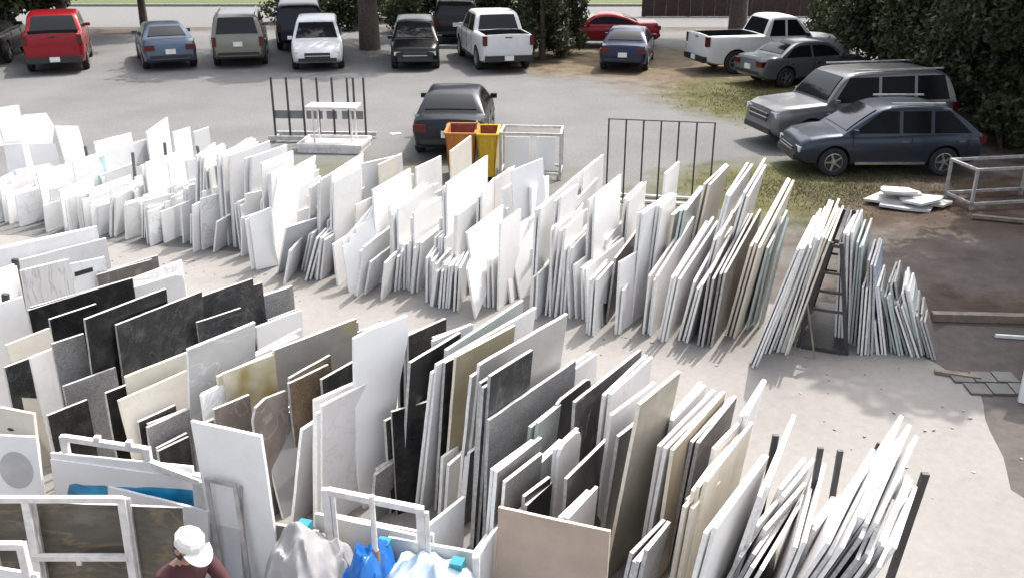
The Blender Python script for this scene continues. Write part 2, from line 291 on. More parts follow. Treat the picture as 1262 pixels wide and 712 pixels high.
# ------------------------------------------------------------------ stone slabs
# row, foot x, foot y, direction (deg), lean (deg), near height, far height, length, pieces in bundle, pitch, thickness, stone, label, outline
TABLE = [
(1, -6.977, 10.905, 41.9, 0.0, 1.16, 1.15, 1.78, 3, 0.06, 0.03, 'LG', 'long pale grey slab with thick white top edge at the far left end', None),
(1, -6.406, 11.325, 41.1, 0.0, 1.0, 1.0, 1.21, 1, 0.05, 0.03, 'LG', 'pale bluish white slab beside the far left aisle corner', None),
(1, -5.999, 10.604, 44.6, 4.0, 1.16, 1.16, 0.58, 1, 0.05, 0.03, 'VG', 'white slab with vertical grey veins at the left end', None),
(1, -5.709, 11.311, 50.7, 0.0, 0.96, 0.96, 0.43, 1, 0.05, 0.03, 'M', 'pale slab with a dark slot cut near its top', None),
(1, -6.282, 9.991, 24.4, 0.0, 1.23, 1.23, 0.65, 1, 0.05, 0.03, 'W', 'bright white slab cut by the left edge beside the dark post', None),
(1, -5.704, 9.118, 34.0, 0.0, 1.23, 1.23, 0.52, 1, 0.05, 0.03, 'W', 'white slab low at the left edge below the dark post', None),
(1, -5.44, 11.417, 40.1, 0.0, 0.77, 0.77, 0.79, 2, 0.1, 0.03, 'BR', 'long low brown grey slab lying beyond the black slabs', None),
(1, -4.956, 11.228, 30.5, 0.0, 0.77, 0.77, 0.86, 1, 0.05, 0.03, 'M', 'pale speckled slab at the aisle end of the left stack', None),
(1, -5.165, 9.161, 38.1, 0.0, 1.23, 1.23, 1.2, 1, 0.05, 0.03, 'K', 'long black slab behind the smaller black one on the left', None),
(1, -4.703, 10.211, 40.5, 0.0, 1.0, 1.0, 0.91, 1, 0.05, 0.03, 'LG', 'off-white slab with rounded corner beyond the tall black slab', None),
(1, -4.738, 8.698, 36.8, 3.0, 1.35, 1.35, 0.51, 1, 0.05, 0.03, 'K', 'small black slab with pale worn top edge', None),
(1, -4.113, 8.105, 32.7, 4.0, 1.62, 1.62, 0.92, 1, 0.05, 0.03, 'K', 'tall black slab with ragged top left of the charcoal slabs', None),
(1, -3.891, 8.29, 32.8, 3.0, 1.47, 1.47, 1.03, 1, 0.05, 0.03, 'DG', 'charcoal slab with thin white top edge behind the widest charcoal slab', None),
(1, -3.695, 8.789, 37.8, 0.0, 1.35, 1.35, 1.27, 1, 0.05, 0.03, 'DG', 'widest charcoal slab with streaked face in the left stack', None),
(1, -3.298, 8.938, 42.8, 0.0, 1.19, 1.19, 0.53, 1, 0.05, 0.03, 'DG', 'small charcoal slab with pale outline in front of widest charcoal slab', None),
(1, -3.055, 7.573, 36.4, 9.1, 1.62, 1.62, 0.74, 1, 0.05, 0.03, 'GV', 'tall pale grey veined slab above the cream slabs', None),
(1, -3.425, 7.388, 37.9, 0.0, 1.35, 1.35, 0.64, 1, 0.05, 0.03, 'Y', 'cream slab with yellow stains left of the pale grey veined slab', None),
(1, -3.276, 7.05, 35.1, -7.0, 1.26, 1.26, 0.7, 1, 0.05, 0.03, 'B', 'cream slab tilted left with slanting edge', None),
(1, -3.587, 7.31, 39.3, 0.0, 1.23, 1.23, 0.22, 1, 0.05, 0.03, 'K', 'narrow black slab wedged between tall black and cream slabs', None),
(1, -4.188, 7.384, 38.1, 0.0, 0.96, 0.96, 0.38, 1, 0.05, 0.03, 'DB', 'dark brown grey slab with pale edge behind the bare metal frame', None),
(1, -4.701, 7.995, 30.2, -6.0, 1.35, 1.35, 0.46, 1, 0.05, 0.03, 'B', 'cream slab leaning back at the left edge', None),
(1, -4.85, 7.973, 34.3, 2.0, 1.16, 1.16, 0.24, 1, 0.05, 0.03, 'DG', 'slate blue grey slab under the cream one at the left edge', None),
(1, -4.542, 7.986, 30.6, -3.0, 1.23, 1.23, 0.52, 1, 0.05, 0.03, 'LG', 'narrow light grey slab beside slate slab on the left', None),
(1, -4.36, 8.0, 39.6, 1.0, 1.39, 1.39, 0.31, 1, 0.05, 0.03, 'G', 'mid grey slab just left of the tall black slab', None),
(1, -4.214, 7.798, 39.9, 0.0, 1.04, 1.04, 0.52, 1, 0.05, 0.03, 'G', 'small grey slab with pale outline left of tall black slab', None),
(1, -3.29, 7.153, 35.6, 2.0, 1.04, 1.04, 0.38, 1, 0.05, 0.03, 'DB', 'dark brown slab with pale edge below the tilted cream slab', None),
(1, -3.208, 7.129, 38.0, 2.0, 1.0, 1.0, 0.42, 1, 0.05, 0.03, 'G', 'steel grey slab low beside the tall pale grey slab', None),
(1, -3.106, 7.047, 37.4, 2.0, 0.81, 0.81, 0.31, 1, 0.05, 0.03, 'DB', 'low dark slab beside the bare metal frame corner', None),
(1, -2.923, 9.864, 42.7, 0.0, 1.08, 1.08, 0.45, 1, 0.05, 0.03, 'G', 'small grey slab beyond the widest charcoal slab near the aisle', None),
(1, -2.72, 9.064, 39.9, 0.0, 1.08, 1.08, 0.6, 1, 0.05, 0.03, 'W', 'white slab next to the short black slab near the aisle', None),
(1, -2.756, 9.681, 40.0, 0.0, 0.89, 0.89, 0.41, 1, 0.05, 0.03, 'K', 'short black slab nearest the aisle in the left half', None),
(1, -2.495, 8.21, 36.2, 0.0, 1.16, 1.16, 0.55, 1, 0.05, 0.03, 'W', 'white slab showing only its long bright top edge', None),
(1, -2.726, 7.259, 33.0, 0.0, 1.23, 1.23, 0.6, 2, 0.05, 0.03, 'M', 'pale marble slab behind the yellow stained slabs', None),
(1, -2.576, 7.454, 42.6, 0.0, 1.35, 1.35, 0.53, 1, 0.05, 0.03, 'Y2', 'slab with a large mustard yellow patch', None),
(1, -2.214, 7.853, 41.8, 0.0, 1.39, 1.39, 0.98, 1, 0.05, 0.03, 'OG', 'wide grey beige slab with faint yellow lower corner', None),
(1, -1.781, 8.36, 42.5, 0.0, 1.23, 1.23, 0.68, 1, 0.05, 0.03, 'BR', 'taupe slab at the aisle end beside the tall white slab', None),
(1, -2.008, 7.491, 36.7, 0.0, 1.23, 1.23, 0.48, 1, 0.05, 0.03, 'T', 'tan brown slab behind a black slab in mid stack', None),
(1, -1.744, 7.645, 32.4, 0.0, 1.19, 1.19, 0.6, 1, 0.05, 0.03, 'K', 'small black slab left of the tall white tapering slab', None),
(1, -2.57, 7.084, 40.9, 0.0, 1.19, 1.19, 0.36, 1, 0.05, 0.03, 'BR', 'brown slab with pale top below the mustard patch slab', None),
(1, -2.645, 7.05, 37.3, 0.0, 1.08, 1.08, 0.46, 1, 0.05, 0.03, 'BR', 'dark taupe slab just behind the leaning white sheet', None),
(1, -2.249, 7.104, 27.3, 0.0, 1.16, 1.16, 0.45, 1, 0.05, 0.03, 'BR', 'brown offcut with rounded shoulder behind the grey slab', [(0.005, 1.071), (0.054, 1.169), (0.182, 1.201), (0.451, 1.155)]),
(1, -2.291, 7.71, 41.5, 0.0, 0.77, 0.77, 0.61, 1, 0.05, 0.03, 'LP', 'pale pinkish slab behind the plain grey slab', None),
(1, -2.097, 7.174, 37.3, -12.1, 0.92, 0.92, 0.74, 1, 0.05, 0.03, 'GS', 'plain mid grey slab right of the leaning white sheet', None),
(1, -1.708, 7.008, 37.4, 6.0, 1.32, 1.32, 0.52, 1, 0.05, 0.03, 'LP', 'pale lilac slab beside the black slab in mid stack', None),
(1, -1.993, 7.073, 29.7, 12.4, 1.09, 1.09, 0.65, 1, 0.05, 0.03, 'LGS', 'pale grey slab leaning right with its foot near the blue tarpaulin', None),
(1, -1.623, 7.17, 6.4, 8.0, 0.97, 0.97, 0.5, 1, 0.05, 0.03, 'G', 'thin grey slab edge left of the tall white tapering slab', None),
(1, -1.43, 7.275, 41.5, 3.0, 1.81, 1.81, 0.64, 1, 0.05, 0.03, 'W2', 'tall white slab tapering to a point at its foot', [(0.02, 1.8), (0.197, 1.822), (0.385, 1.816), (0.638, 1.812), (0.65, 1.638), (0.538, 1.171), (0.391, 0.435), (0.18, -0.174), (0.106, -0.171), (0.023, 0.313), (0.007, 1.19)]),
(1, -1.06, 7.241, 57.9, 0.0, 1.08, 1.08, 0.38, 1, 0.05, 0.03, 'K', 'narrow black slab right of the tapering white slab', None),
(1, -1.058, 7.274, 35.9, 0.0, 0.96, 0.96, 0.38, 1, 0.05, 0.03, 'DB', 'narrow dark slab in front of the narrow black one', None),
(1, -1.271, 7.089, 32.3, 8.2, 0.56, 0.56, 0.4, 1, 0.05, 0.03, 'G', 'short grey slab standing in front of the tall black slab', None),
(1, -1.019, 7.904, 39.4, 3.0, 1.54, 1.54, 0.51, 1, 0.05, 0.03, 'DB', 'dark brown slab right of the tall white tapering slab', None),
(1, -1.034, 7.344, 32.4, 6.9, 1.57, 1.57, 0.75, 1, 0.05, 0.03, 'K', 'tall black slab right of the tapering white slab', None),
(1, -0.719, 7.733, 41.8, 0.0, 1.54, 1.54, 0.51, 1, 0.05, 0.03, 'LP', 'pale pinkish slab behind the tall dark stack', None),
(1, -0.717, 7.537, 31.1, 6.0, 1.59, 1.59, 1.34, 1, 0.05, 0.03, 'GR', 'greenish grey slab leftmost of the long parallel slabs', None),
(1, -0.841, 7.301, 35.0, 8.9, 1.6, 1.6, 1.53, 2, 0.045, 0.03, 'LG', 'long pale slab with bright edge in the parallel group', None),
(1, -0.704, 7.296, 36.5, 6.0, 1.59, 1.59, 0.67, 1, 0.05, 0.03, 'K', 'black slab sandwiched left of the olive slab', None),
(1, -0.632, 7.301, 37.5, 6.9, 1.66, 1.66, 0.83, 1, 0.05, 0.03, 'O', 'olive cream slab between black and pale grey slabs', None),
(1, -0.332, 8.023, 38.5, 0.0, 1.35, 1.35, 0.47, 1, 0.05, 0.03, 'K', 'black slab corner showing behind the olive slab', None),
(1, -0.44, 7.132, 36.5, 7.3, 1.67, 1.67, 1.34, 1, 0.05, 0.03, 'PB', 'widest pale grey slab with ragged top edge', None),
(1, -0.293, 6.741, 35.7, 5.0, 1.74, 1.74, 0.6, 1, 0.05, 0.03, 'DG', 'dark grey slab in front of the widest pale slab', None),
(1, -0.242, 6.669, 35.3, 3.0, 1.35, 1.35, 1.34, 1, 0.05, 0.03, 'G', 'long grey slab with white chips along its top', None),
(1, 0.179, 7.466, 35.3, 0.0, 1.08, 1.08, 1.16, 1, 0.05, 0.03, 'LP', 'pale slab at the aisle end behind the black slab', None),
(1, 0.276, 7.183, 34.0, 6.0, 1.24, 1.24, 0.63, 1, 0.05, 0.03, 'K', 'black slab with rounded top corner', None),
(1, 0.495, 6.952, 34.0, 2.0, 1.35, 1.35, 1.23, 1, 0.05, 0.03, 'DG2', 'dark grey polished slab with faint white veins', None),
(1, 0.761, 7.05, 31.9, 4.0, 1.39, 1.39, 0.85, 2, 0.06, 0.03, 'LP', 'pale cream slab beside the polished dark grey slab', None),
(1, 0.711, 6.803, 37.4, 6.0, 1.35, 1.35, 0.73, 1, 0.05, 0.03, 'W', 'white edged grey slab left of the tall beige slab', None),
(1, 0.765, 6.643, 37.1, 6.0, 1.24, 1.24, 0.52, 1, 0.05, 0.03, 'DB', 'narrow dark slab against the tall beige slab', None),
(1, 0.769, 6.274, 35.9, 7.6, 1.78, 1.78, 0.66, 1, 0.05, 0.03, 'BG', 'tall beige slab with mottled face in mid right', None),
(1, 0.404, 6.265, 31.8, 2.0, 1.04, 1.04, 0.71, 1, 0.05, 0.03, 'DB', 'dark brown slab with white outline below the polished dark slab', None),
(1, 0.334, 6.548, 32.2, 3.0, 1.16, 1.16, 0.38, 1, 0.05, 0.03, 'LP', 'small lilac slab under the black rounded slab', None),
(1, 0.118, 6.918, 32.7, 6.0, 1.2, 1.2, 0.38, 2, 0.05, 0.03, 'GR', 'narrow greenish edged slab among the grey ones', None),
(1, 0.12, 6.595, 31.8, 6.0, 0.97, 0.97, 0.38, 3, 0.04, 0.03, 'GR', 'short glassy green edged slab in the middle', None),
(1, -0.195, 6.223, 34.9, 5.0, 1.16, 1.16, 0.63, 1, 0.05, 0.03, 'G2', 'grey slab with pale outline behind the tan board', None),
(1, -0.125, 6.205, 35.7, 5.0, 1.08, 1.08, 0.51, 1, 0.05, 0.03, 'G2', 'grey slab second of the pair behind the tan board', None),
(1, 0.05, 6.21, 37.6, 4.0, 0.93, 0.93, 0.35, 1, 0.05, 0.03, 'DB', 'low dark slab with pale edge above the tan board', None),
(1, 0.07, 6.189, 33.4, 4.0, 0.86, 0.86, 0.38, 1, 0.05, 0.03, 'K', 'low black slab just above the tan board', None),
(1, 0.383, 6.026, 31.6, 4.0, 0.85, 0.85, 0.51, 1, 0.05, 0.03, 'LP', 'low pale pink slab above the tan board corner', None),
(1, -0.605, 7.091, 28.0, 5.5, 0.65, 0.65, 0.65, 1, 0.05, 0.03, 'LG', 'light grey slab right of the tall black ones', None),
(1, -0.446, 7.05, 33.8, 7.0, 0.82, 0.82, 0.6, 1, 0.05, 0.03, 'G2', 'grey slab leaning beside the olive slab foot', None),
(1, -0.705, 6.136, 34.2, 4.0, 0.69, 0.69, 0.5, 1, 0.05, 0.03, 'LG', 'low pale grey slab with slanted top near the blue clip', None),
(1, -0.286, 5.873, 21.1, 4.0, 0.62, 0.62, 0.45, 1, 0.05, 0.03, 'LG', 'low pale slab at the left side of the tan board', None),
(1, 0.842, 5.636, 34.3, 8.0, 0.78, 0.78, 0.51, 1, 0.05, 0.03, 'DG2', 'low dark slab with white edge left of the tan slab', None),
(1, 0.88, 5.63, 32.5, 8.0, 0.89, 0.89, 0.41, 1, 0.05, 0.03, 'G', 'low grey slab edge behind the low dark slab', None),
(1, 1.208, 6.693, 32.3, 5.0, 1.35, 1.35, 0.72, 1, 0.05, 0.03, 'LP', 'lilac grey slab right of the tall beige slab', None),
(1, 1.076, 6.285, 34.8, 6.0, 1.35, 1.35, 1.08, 2, 0.05, 0.03, 'LP', 'lilac grey slab second right of the tall beige slab', None),
(1, 1.16, 6.223, 32.3, 4.0, 1.35, 1.35, 1.12, 1, 0.05, 0.03, 'T2', 'tan sandstone coloured slab', None),
(1, 1.37, 6.468, 31.3, 6.0, 1.28, 1.28, 0.91, 1, 0.05, 0.03, 'BR', 'taupe slab with bright edge behind the tan slab', None),
(1, 1.461, 6.324, 35.5, 6.0, 1.32, 1.32, 0.73, 1, 0.05, 0.03, 'LP', 'off-white slab behind the cream striped slab', None),
(1, 1.736, 6.727, 27.0, 8.0, 1.4, 1.4, 0.68, 1, 0.05, 0.03, 'W', 'white slab with sharp top corner near the aisle', None),
(1, 1.327, 5.927, 32.2, 6.0, 1.28, 1.28, 1.03, 1, 0.05, 0.03, 'CR', 'cream slab with faint vertical stripes', None),
(1, 1.267, 5.858, 37.6, 5.0, 1.08, 1.08, 0.45, 1, 0.05, 0.03, 'CR', 'narrow cream slab in front of the striped cream slab', None),
(1, 1.281, 5.49, 32.8, 8.0, 1.21, 1.21, 1.11, 1, 0.05, 0.03, 'W', 'large white slab left of the first dark upright', None),
(1, 1.654, 5.836, 25.1, 10.0, 1.33, 1.33, 1.15, 1, 0.05, 0.03, 'LP', 'pale slab standing right of the first dark upright', None),
(1, 1.954, 6.323, 37.0, 14.0, 0.95, 0.95, 0.67, 2, 0.05, 0.03, 'W', 'thin white slab between the first two dark uprights', None),
(1, 1.725, 6.002, 38.1, 16.0, 0.88, 0.88, 0.79, 2, 0.07, 0.03, 'LP', 'pale lilac slab between the first two dark uprights', None),
(1, 1.588, 5.798, 33.9, 18.0, 0.81, 0.81, 0.96, 2, 0.07, 0.03, 'G', 'grey slab low beside the first dark upright', None),
(1, 1.65, 5.7, 32.2, 18.0, 0.73, 0.73, 1.11, 2, 0.06, 0.03, 'LP', 'low pale slab with sharp top beside the first uprights', None),
(1, 1.905, 5.587, 24.3, 12.0, 1.02, 1.02, 1.13, 1, 0.05, 0.03, 'LG', 'pale grey slab behind the second dark upright', None),
(1, 2.172, 5.944, 37.8, 10.0, 0.86, 0.86, 0.56, 1, 0.05, 0.03, 'LG', 'pale slab behind the third dark upright', None),
(1, 1.973, 5.612, 27.0, 20.0, 0.98, 1.51, 0.54, 2, 0.05, 0.03, 'LP', 'long thin pale slab left side of the right-hand fan', None),
(1, 1.982, 5.551, 27.0, 20.0, 1.11, 1.56, 0.82, 2, 0.09, 0.03, 'LG', 'thin white slab in the right-hand fan', None),
(1, 2.113, 5.61, 27.0, 20.0, 1.15, 1.46, 0.7, 2, 0.06, 0.03, 'G', 'thin grey slab in the right-hand fan', None),
(1, 2.146, 5.697, 27.0, 20.0, 1.23, 1.66, 0.83, 2, 0.06, 0.03, 'W', 'tallest thin white slab in the right-hand fan', None),
(1, 2.192, 5.707, 27.0, 21.0, 1.24, 1.66, 0.67, 2, 0.09, 0.03, 'LG', 'white slab with bright edge in the right-hand fan', None),
(1, 2.318, 5.638, 27.0, 21.0, 1.07, 1.32, 0.58, 3, 0.05, 0.03, 'LP', 'pale slab near the thick dark upright', None),
(1, 2.35, 5.551, 27.0, 20.0, 1.11, 1.28, 0.61, 2, 0.08, 0.03, 'LP', 'off-white slab beside the thick dark upright in the fan', None),
(1, 2.276, 5.477, 27.0, 20.0, 0.98, 1.31, 0.47, 2, 0.08, 0.03, 'G2', 'low taupe slab in front of the right-hand fan', None),
(1, 2.185, 5.578, 27.0, 21.0, 1.03, 1.37, 0.81, 1, 0.05, 0.03, 'DB', 'dark slab in the right-hand fan', None),
(2, -12.281, 21.953, 25.9, 0.0, 0.87, 0.87, 0.73, 3, 0.09, 0.03, 'W', 'long white slab lying highest at the far left', None),
(2, -9.527, 17.928, 55.0, -22.0, 1.5, 1.56, 0.6, 1, 0.05, 0.03, 'W', 'bright white slab tipped back with a curved top', [(-0.007, 1.47), (0.189, 1.576), (0.596, 1.561), (0.683, 1.289), (0.575, 0.943), (0.424, 0.931)]),
(2, -9.319, 17.837, 52.0, -16.0, 1.0, 0.96, 0.48, 1, 0.05, 0.03, 'G', 'grey slab under the bright curved slab', None),
(2, -8.587, 17.721, 20.0, -8.0, 1.41, 1.29, 0.45, 2, 0.05, 0.03, 'W', 'thin white slab edge right of the bright curved slab', None),
(2, -9.964, 18.191, 4.9, -4.0, 1.31, 1.31, 0.81, 1, 0.05, 0.03, 'W', 'white slab at the left edge under the long flat slabs', None),
(2, -9.527, 17.197, 66.0, -6.0, 1.14, 1.14, 0.32, 3, 0.12, 0.03, 'W', 'white slab in the far left cluster', None),
(2, -9.014, 16.608, 43.4, -10.0, 0.82, 0.82, 0.63, 2, 0.1, 0.03, 'LG', 'pale slab leaning left in the far left cluster', None),
(2, -9.591, 16.619, 50.0, -22.0, 0.57, 0.73, 0.52, 1, 0.05, 0.03, 'W', 'big white slab cut by the left edge in the back row', None),
(2, -8.692, 16.246, 50.0, -8.0, 0.55, 0.55, 0.41, 1, 0.05, 0.03, 'W', 'small white offcut standing in a gap at far left', None),
(2, -8.24, 15.833, 22.6, -3.1, 0.98, 0.98, 0.74, 1, 0.05, 0.03, 'W', 'white slab with bright lit face left of the teal pieces', None),
(2, -8.144, 15.746, 29.4, 11.4, 0.74, 0.74, 0.42, 1, 0.05, 0.03, 'W2', 'smaller white slab overlapping the bright lit one', None),
(2, -7.786, 16.179, 21.4, 0.0, 1.1, 1.1, 2.03, 1, 0.05, 0.03, 'LG', 'wide pale slab behind the teal pieces', None),
(2, -7.61, 16.786, 27.8, 0.0, 1.3, 1.31, 0.84, 1, 0.05, 0.03, 'W', 'white slab behind the wide pale slab', None),
(2, -7.776, 15.746, 13.1, 11.3, 0.48, 0.48, 0.43, 3, 0.06, 0.03, 'LG', 'low pale slab left of the teal pieces', None),
(2, -7.483, 15.83, 19.3, 7.0, 0.57, 0.57, 0.63, 1, 0.05, 0.03, 'LG', 'low greenish white slab under the teal pieces', None),
(2, -7.162, 15.497, -3.4, 6.6, 0.58, 0.58, 0.72, 1, 0.05, 0.03, 'GR', 'pale green grey slab right of the teal pieces', None),
(2, -6.834, 15.254, 8.2, 10.7, 0.72, 0.72, 0.75, 3, 0.06, 0.03, 'LG', 'pale slab beside the upright steel post', None),
(2, -6.582, 15.097, 21.6, 9.6, 0.64, 0.64, 0.47, 2, 0.05, 0.03, 'M', 'white slab with cream top edge nearest the aisle at left', None),
(2, -6.294, 15.175, 32.6, 14.3, 0.68, 0.68, 0.54, 2, 0.05, 0.03, 'G', 'thin grey slab edge beside the cream topped slab', None),
(2, -6.153, 15.136, 33.2, 9.5, 0.7, 0.7, 0.48, 1, 0.05, 0.03, 'LG', 'grey slab with hooked top near the aisle', None),
(2, -6.503, 15.766, 17.9, 0.0, 0.75, 0.75, 0.84, 2, 0.1, 0.03, 'W', 'white slab behind the hooked slab', None),
(2, -6.334, 15.747, 19.3, 0.0, 1.15, 1.15, 0.92, 1, 0.05, 0.03, 'LG', 'wide pale slab behind the second steel post', None),
(2, -6.963, 17.62, -2.8, 0.0, 1.3, 1.31, 1.36, 1, 0.05, 0.03, 'LG', 'pale slab farthest back behind the steel posts', None),
(2, -6.151, 16.79, 20.0, 0.0, 1.48, 1.48, 0.47, 1, 0.05, 0.03, 'W', 'white slab with sharp top behind a steel post', None),
(2, -6.068, 17.65, 22.0, 0.0, 1.3, 1.31, 0.43, 1, 0.05, 0.03, 'G', 'grey slab behind the stone with the hole', None),
(2, -6.327, 15.784, 20.7, 0.0, 1.17, 1.17, 1.05, 2, 0.08, 0.03, 'W', 'long white slab behind the fine stack', None),
(2, -6.007, 15.406, 36.3, 12.9, 0.73, 0.73, 0.72, 2, 0.06, 0.03, 'LG', 'pale grey slab at the left of the fine stack', None),
(2, -5.848, 15.463, 19.6, 9.7, 0.84, 0.84, 0.81, 4, 0.055, 0.03, 'M', 'narrow marble slab in the fine stack', None),
(2, -5.562, 15.295, 45.8, 13.3, 0.97, 0.97, 0.9, 4, 0.05, 0.03, 'M', 'narrow white slab in the fine stack', None),
(2, -5.852, 15.539, 33.1, 0.0, 1.21, 1.21, 0.43, 1, 0.05, 0.03, 'W', 'white slab face behind the fine stack on its left', None),
(2, -5.506, 15.476, 38.7, 0.0, 1.29, 1.29, 0.37, 2, 0.05, 0.03, 'W', 'white slab with bright top behind the fine stack', None),
(2, -5.406, 14.863, 41.2, 13.3, 0.56, 0.56, 0.45, 1, 0.05, 0.03, 'LG', 'short pale slab standing in front of the fine stack', None),
(2, -5.23, 15.022, 6.1, 7.3, 1.46, 1.46, 0.9, 3, 0.05, 0.03, 'LG', 'tall narrow pale slab left of the dark gap', None),
(2, -5.044, 15.075, 2.9, 2.0, 1.26, 1.26, 2.3, 2, 0.06, 0.03, 'LG', 'pale slab with bright top over the dark gap', None),
(2, -4.877, 15.0, 32.8, 0.0, 1.31, 1.31, 0.54, 1, 0.05, 0.03, 'K', 'narrow black slab in the dark gap', None),
(2, -4.892, 14.916, 51.3, 0.0, 0.91, 0.91, 0.45, 2, 0.05, 0.03, 'LG', 'short pale slab under the dark gap', None),
(2, -4.74, 14.784, 17.4, 3.0, 1.54, 1.54, 1.07, 3, 0.055, 0.03, 'LG', 'pale grey slab of the tall tight bundle', None),
(2, -4.594, 14.69, 20.3, 3.0, 1.57, 1.57, 1.12, 2, 0.05, 0.03, 'G', 'grey faced slab at the right of the tall tight bundle', None),
(2, -4.887, 14.452, 13.9, 13.2, 0.55, 0.55, 0.76, 1, 0.05, 0.03, 'LG', 'square pale grey slab nearest the aisle', None),
(2, -4.382, 14.844, 23.1, 8.0, 1.54, 1.54, 0.94, 3, 0.07, 0.03, 'W', 'white slab with bright top right of the tall bundle', None),
(2, -4.056, 14.559, 21.3, 3.0, 1.48, 1.48, 0.89, 1, 0.05, 0.03, 'LG', 'pale slab with wide face right of the tall bundle', None),
(2, -3.899, 14.473, 15.3, 3.0, 1.35, 1.35, 0.76, 2, 0.06, 0.03, 'LG', 'pale slab just left of the huge white slab', None),
(2, -4.384, 14.525, 22.4, 0.0, 0.78, 0.78, 0.91, 3, 0.07, 0.03, 'W', 'low white slab with chipped top behind the wrapped slabs', None),
(2, -4.379, 14.254, 28.3, 8.1, 0.67, 0.67, 0.45, 2, 0.05, 0.03, 'LG', 'pale slab left of the wrapped slabs', None),
(2, -3.99, 13.642, 52.0, -3.7, 0.86, 0.94, 0.36, 2, 0.05, 0.03, 'W2', 'white slab with soft folded edge by the aisle', None),
(2, -3.914, 13.919, 23.4, 2.4, 0.76, 0.76, 0.54, 2, 0.05, 0.03, 'LG', 'pale slab right of the soft edged one', None),
(2, -3.689, 13.859, 12.8, 5.0, 1.44, 1.44, 1.41, 1, 0.05, 0.03, 'W2', 'huge bright white slab with rounded left corner', [(-0.208, 0.938), (0.0, 1.441), (1.409, 1.441), (1.256, 0.932), (0.939, 0.309), (0.077, -0.146), (-0.112, 0.271)]),
(2, -3.205, 13.747, 13.2, 7.0, 1.32, 1.32, 0.9, 1, 0.05, 0.03, 'G', 'grey slab edge right of the huge white slab', None),
(2, -3.022, 13.714, 15.9, 6.0, 1.45, 1.45, 1.17, 2, 0.05, 0.03, 'G', 'tall grey slab right of the huge white slab', None),
(2, -2.796, 13.566, 12.5, 4.0, 1.57, 1.57, 1.32, 1, 0.05, 0.03, 'W', 'white slab with long lit top edge in mid left', None),
(2, -2.716, 13.456, 19.5, 3.1, 1.48, 1.48, 0.85, 1, 0.05, 0.03, 'LG', 'large smooth pale grey slab in mid left', None),
(2, -2.379, 14.501, 42.8, 0.0, 1.48, 1.48, 0.81, 1, 0.05, 0.03, 'LG', 'pale slab beside the yellow tinged one', None),
(2, -2.098, 14.429, 20.1, 0.0, 1.48, 1.48, 0.81, 1, 0.05, 0.03, 'B', 'pale slab with yellowish top edge', None),
(2, -3.624, 13.505, 38.3, 22.2, 0.87, 0.87, 0.63, 1, 0.05, 0.03, 'G', 'grey slab at the foot of the huge white slab', None),
(2, -3.41, 13.026, 4.7, 14.3, 0.55, 0.55, 1.08, 1, 0.05, 0.03, 'LG', 'pale slab leaning at the foot of the huge slab', None),
(2, -3.211, 13.554, 11.5, 16.1, 0.67, 0.67, 0.63, 2, 0.06, 0.03, 'LG', 'thin pale slab in the leaning group', None),
(2, -3.055, 13.214, 6.0, 18.6, 0.72, 0.72, 0.63, 2, 0.06, 0.03, 'LG', 'thin pale slab nearer the aisle in the leaning group', None),
(2, -2.899, 13.214, 16.7, 11.3, 0.67, 0.67, 0.63, 3, 0.05, 0.03, 'G', 'thin grey slab in the leaning group', None),
(2, -2.599, 12.979, 17.5, -2.2, 0.65, 0.65, 0.63, 1, 0.05, 0.03, 'LG', 'pale slab left of the jagged topped slab', None),
(2, -2.384, 12.707, 48.0, -8.2, 0.81, 1.19, 0.63, 2, 0.05, 0.03, 'W2', 'bright white slab with jagged stepped top', None),
(2, -2.24, 12.531, 16.0, 11.4, 0.8, 0.8, 1.09, 2, 0.045, 0.03, 'LG', 'pale slab right of the jagged topped one', None),
(2, -2.101, 13.859, 17.5, -0.4, 1.18, 1.18, 1.13, 1, 0.05, 0.03, 'W', 'bright blank white slab in mid left', None),
(2, -2.137, 12.619, 17.3, 13.2, 0.54, 0.54, 0.67, 1, 0.05, 0.03, 'M', 'low white slab with neat top near the aisle', None),
(2, -2.037, 13.069, 17.1, 4.0, 0.59, 0.59, 0.67, 1, 0.05, 0.03, 'LG', 'pale slab behind the low neat one', None),
(2, -2.025, 13.176, 18.7, 0.0, 1.42, 1.42, 1.32, 1, 0.05, 0.03, 'W', 'blank white slab below the black saloon car', None),
(2, -1.676, 12.898, 17.3, 2.0, 1.23, 1.23, 1.41, 3, 0.06, 0.03, 'LG', 'pale slab in front of the black saloon car', None),
(2, -1.566, 14.943, 24.6, 0.0, 1.3, 1.31, 0.85, 1, 0.05, 0.03, 'LG', 'pale slab just left of the orange skip', None),
(2, -1.44, 12.839, 22.4, 2.0, 1.18, 1.18, 0.88, 2, 0.05, 0.03, 'W', 'white slab below the orange skip', None),
(2, -0.936, 12.712, 18.1, 1.0, 1.65, 1.65, 1.71, 2, 0.06, 0.03, 'W', 'large white slab with lit tip below the yellow skip', None),
(2, -0.945, 14.249, 14.0, 0.0, 1.74, 1.74, 1.12, 1, 0.05, 0.03, 'B', 'narrow slab with orange tinged edge against the orange skip', None),
(2, -1.865, 12.392, 12.5, 8.1, 0.59, 0.59, 0.75, 1, 0.05, 0.03, 'LG', 'low pale slab near the aisle left of the fine bundle', None),
(2, -1.663, 12.786, 6.6, 7.3, 0.61, 0.61, 0.72, 3, 0.05, 0.03, 'LG', 'pale slab in the bundle near the aisle', None),
(2, -1.512, 12.786, 12.7, 3.7, 0.77, 0.77, 0.72, 4, 0.045, 0.03, 'LG', 'thin pale slab in the bundle near the aisle', None),
(2, -1.385, 12.696, 17.0, 7.4, 0.79, 0.79, 1.37, 3, 0.05, 0.03, 'LG', 'white slab right of the thin bundle', None),
(2, -0.982, 12.614, 15.6, 3.0, 0.88, 0.88, 1.62, 4, 0.06, 0.03, 'W', 'long white slab among bright parallel edges', None),
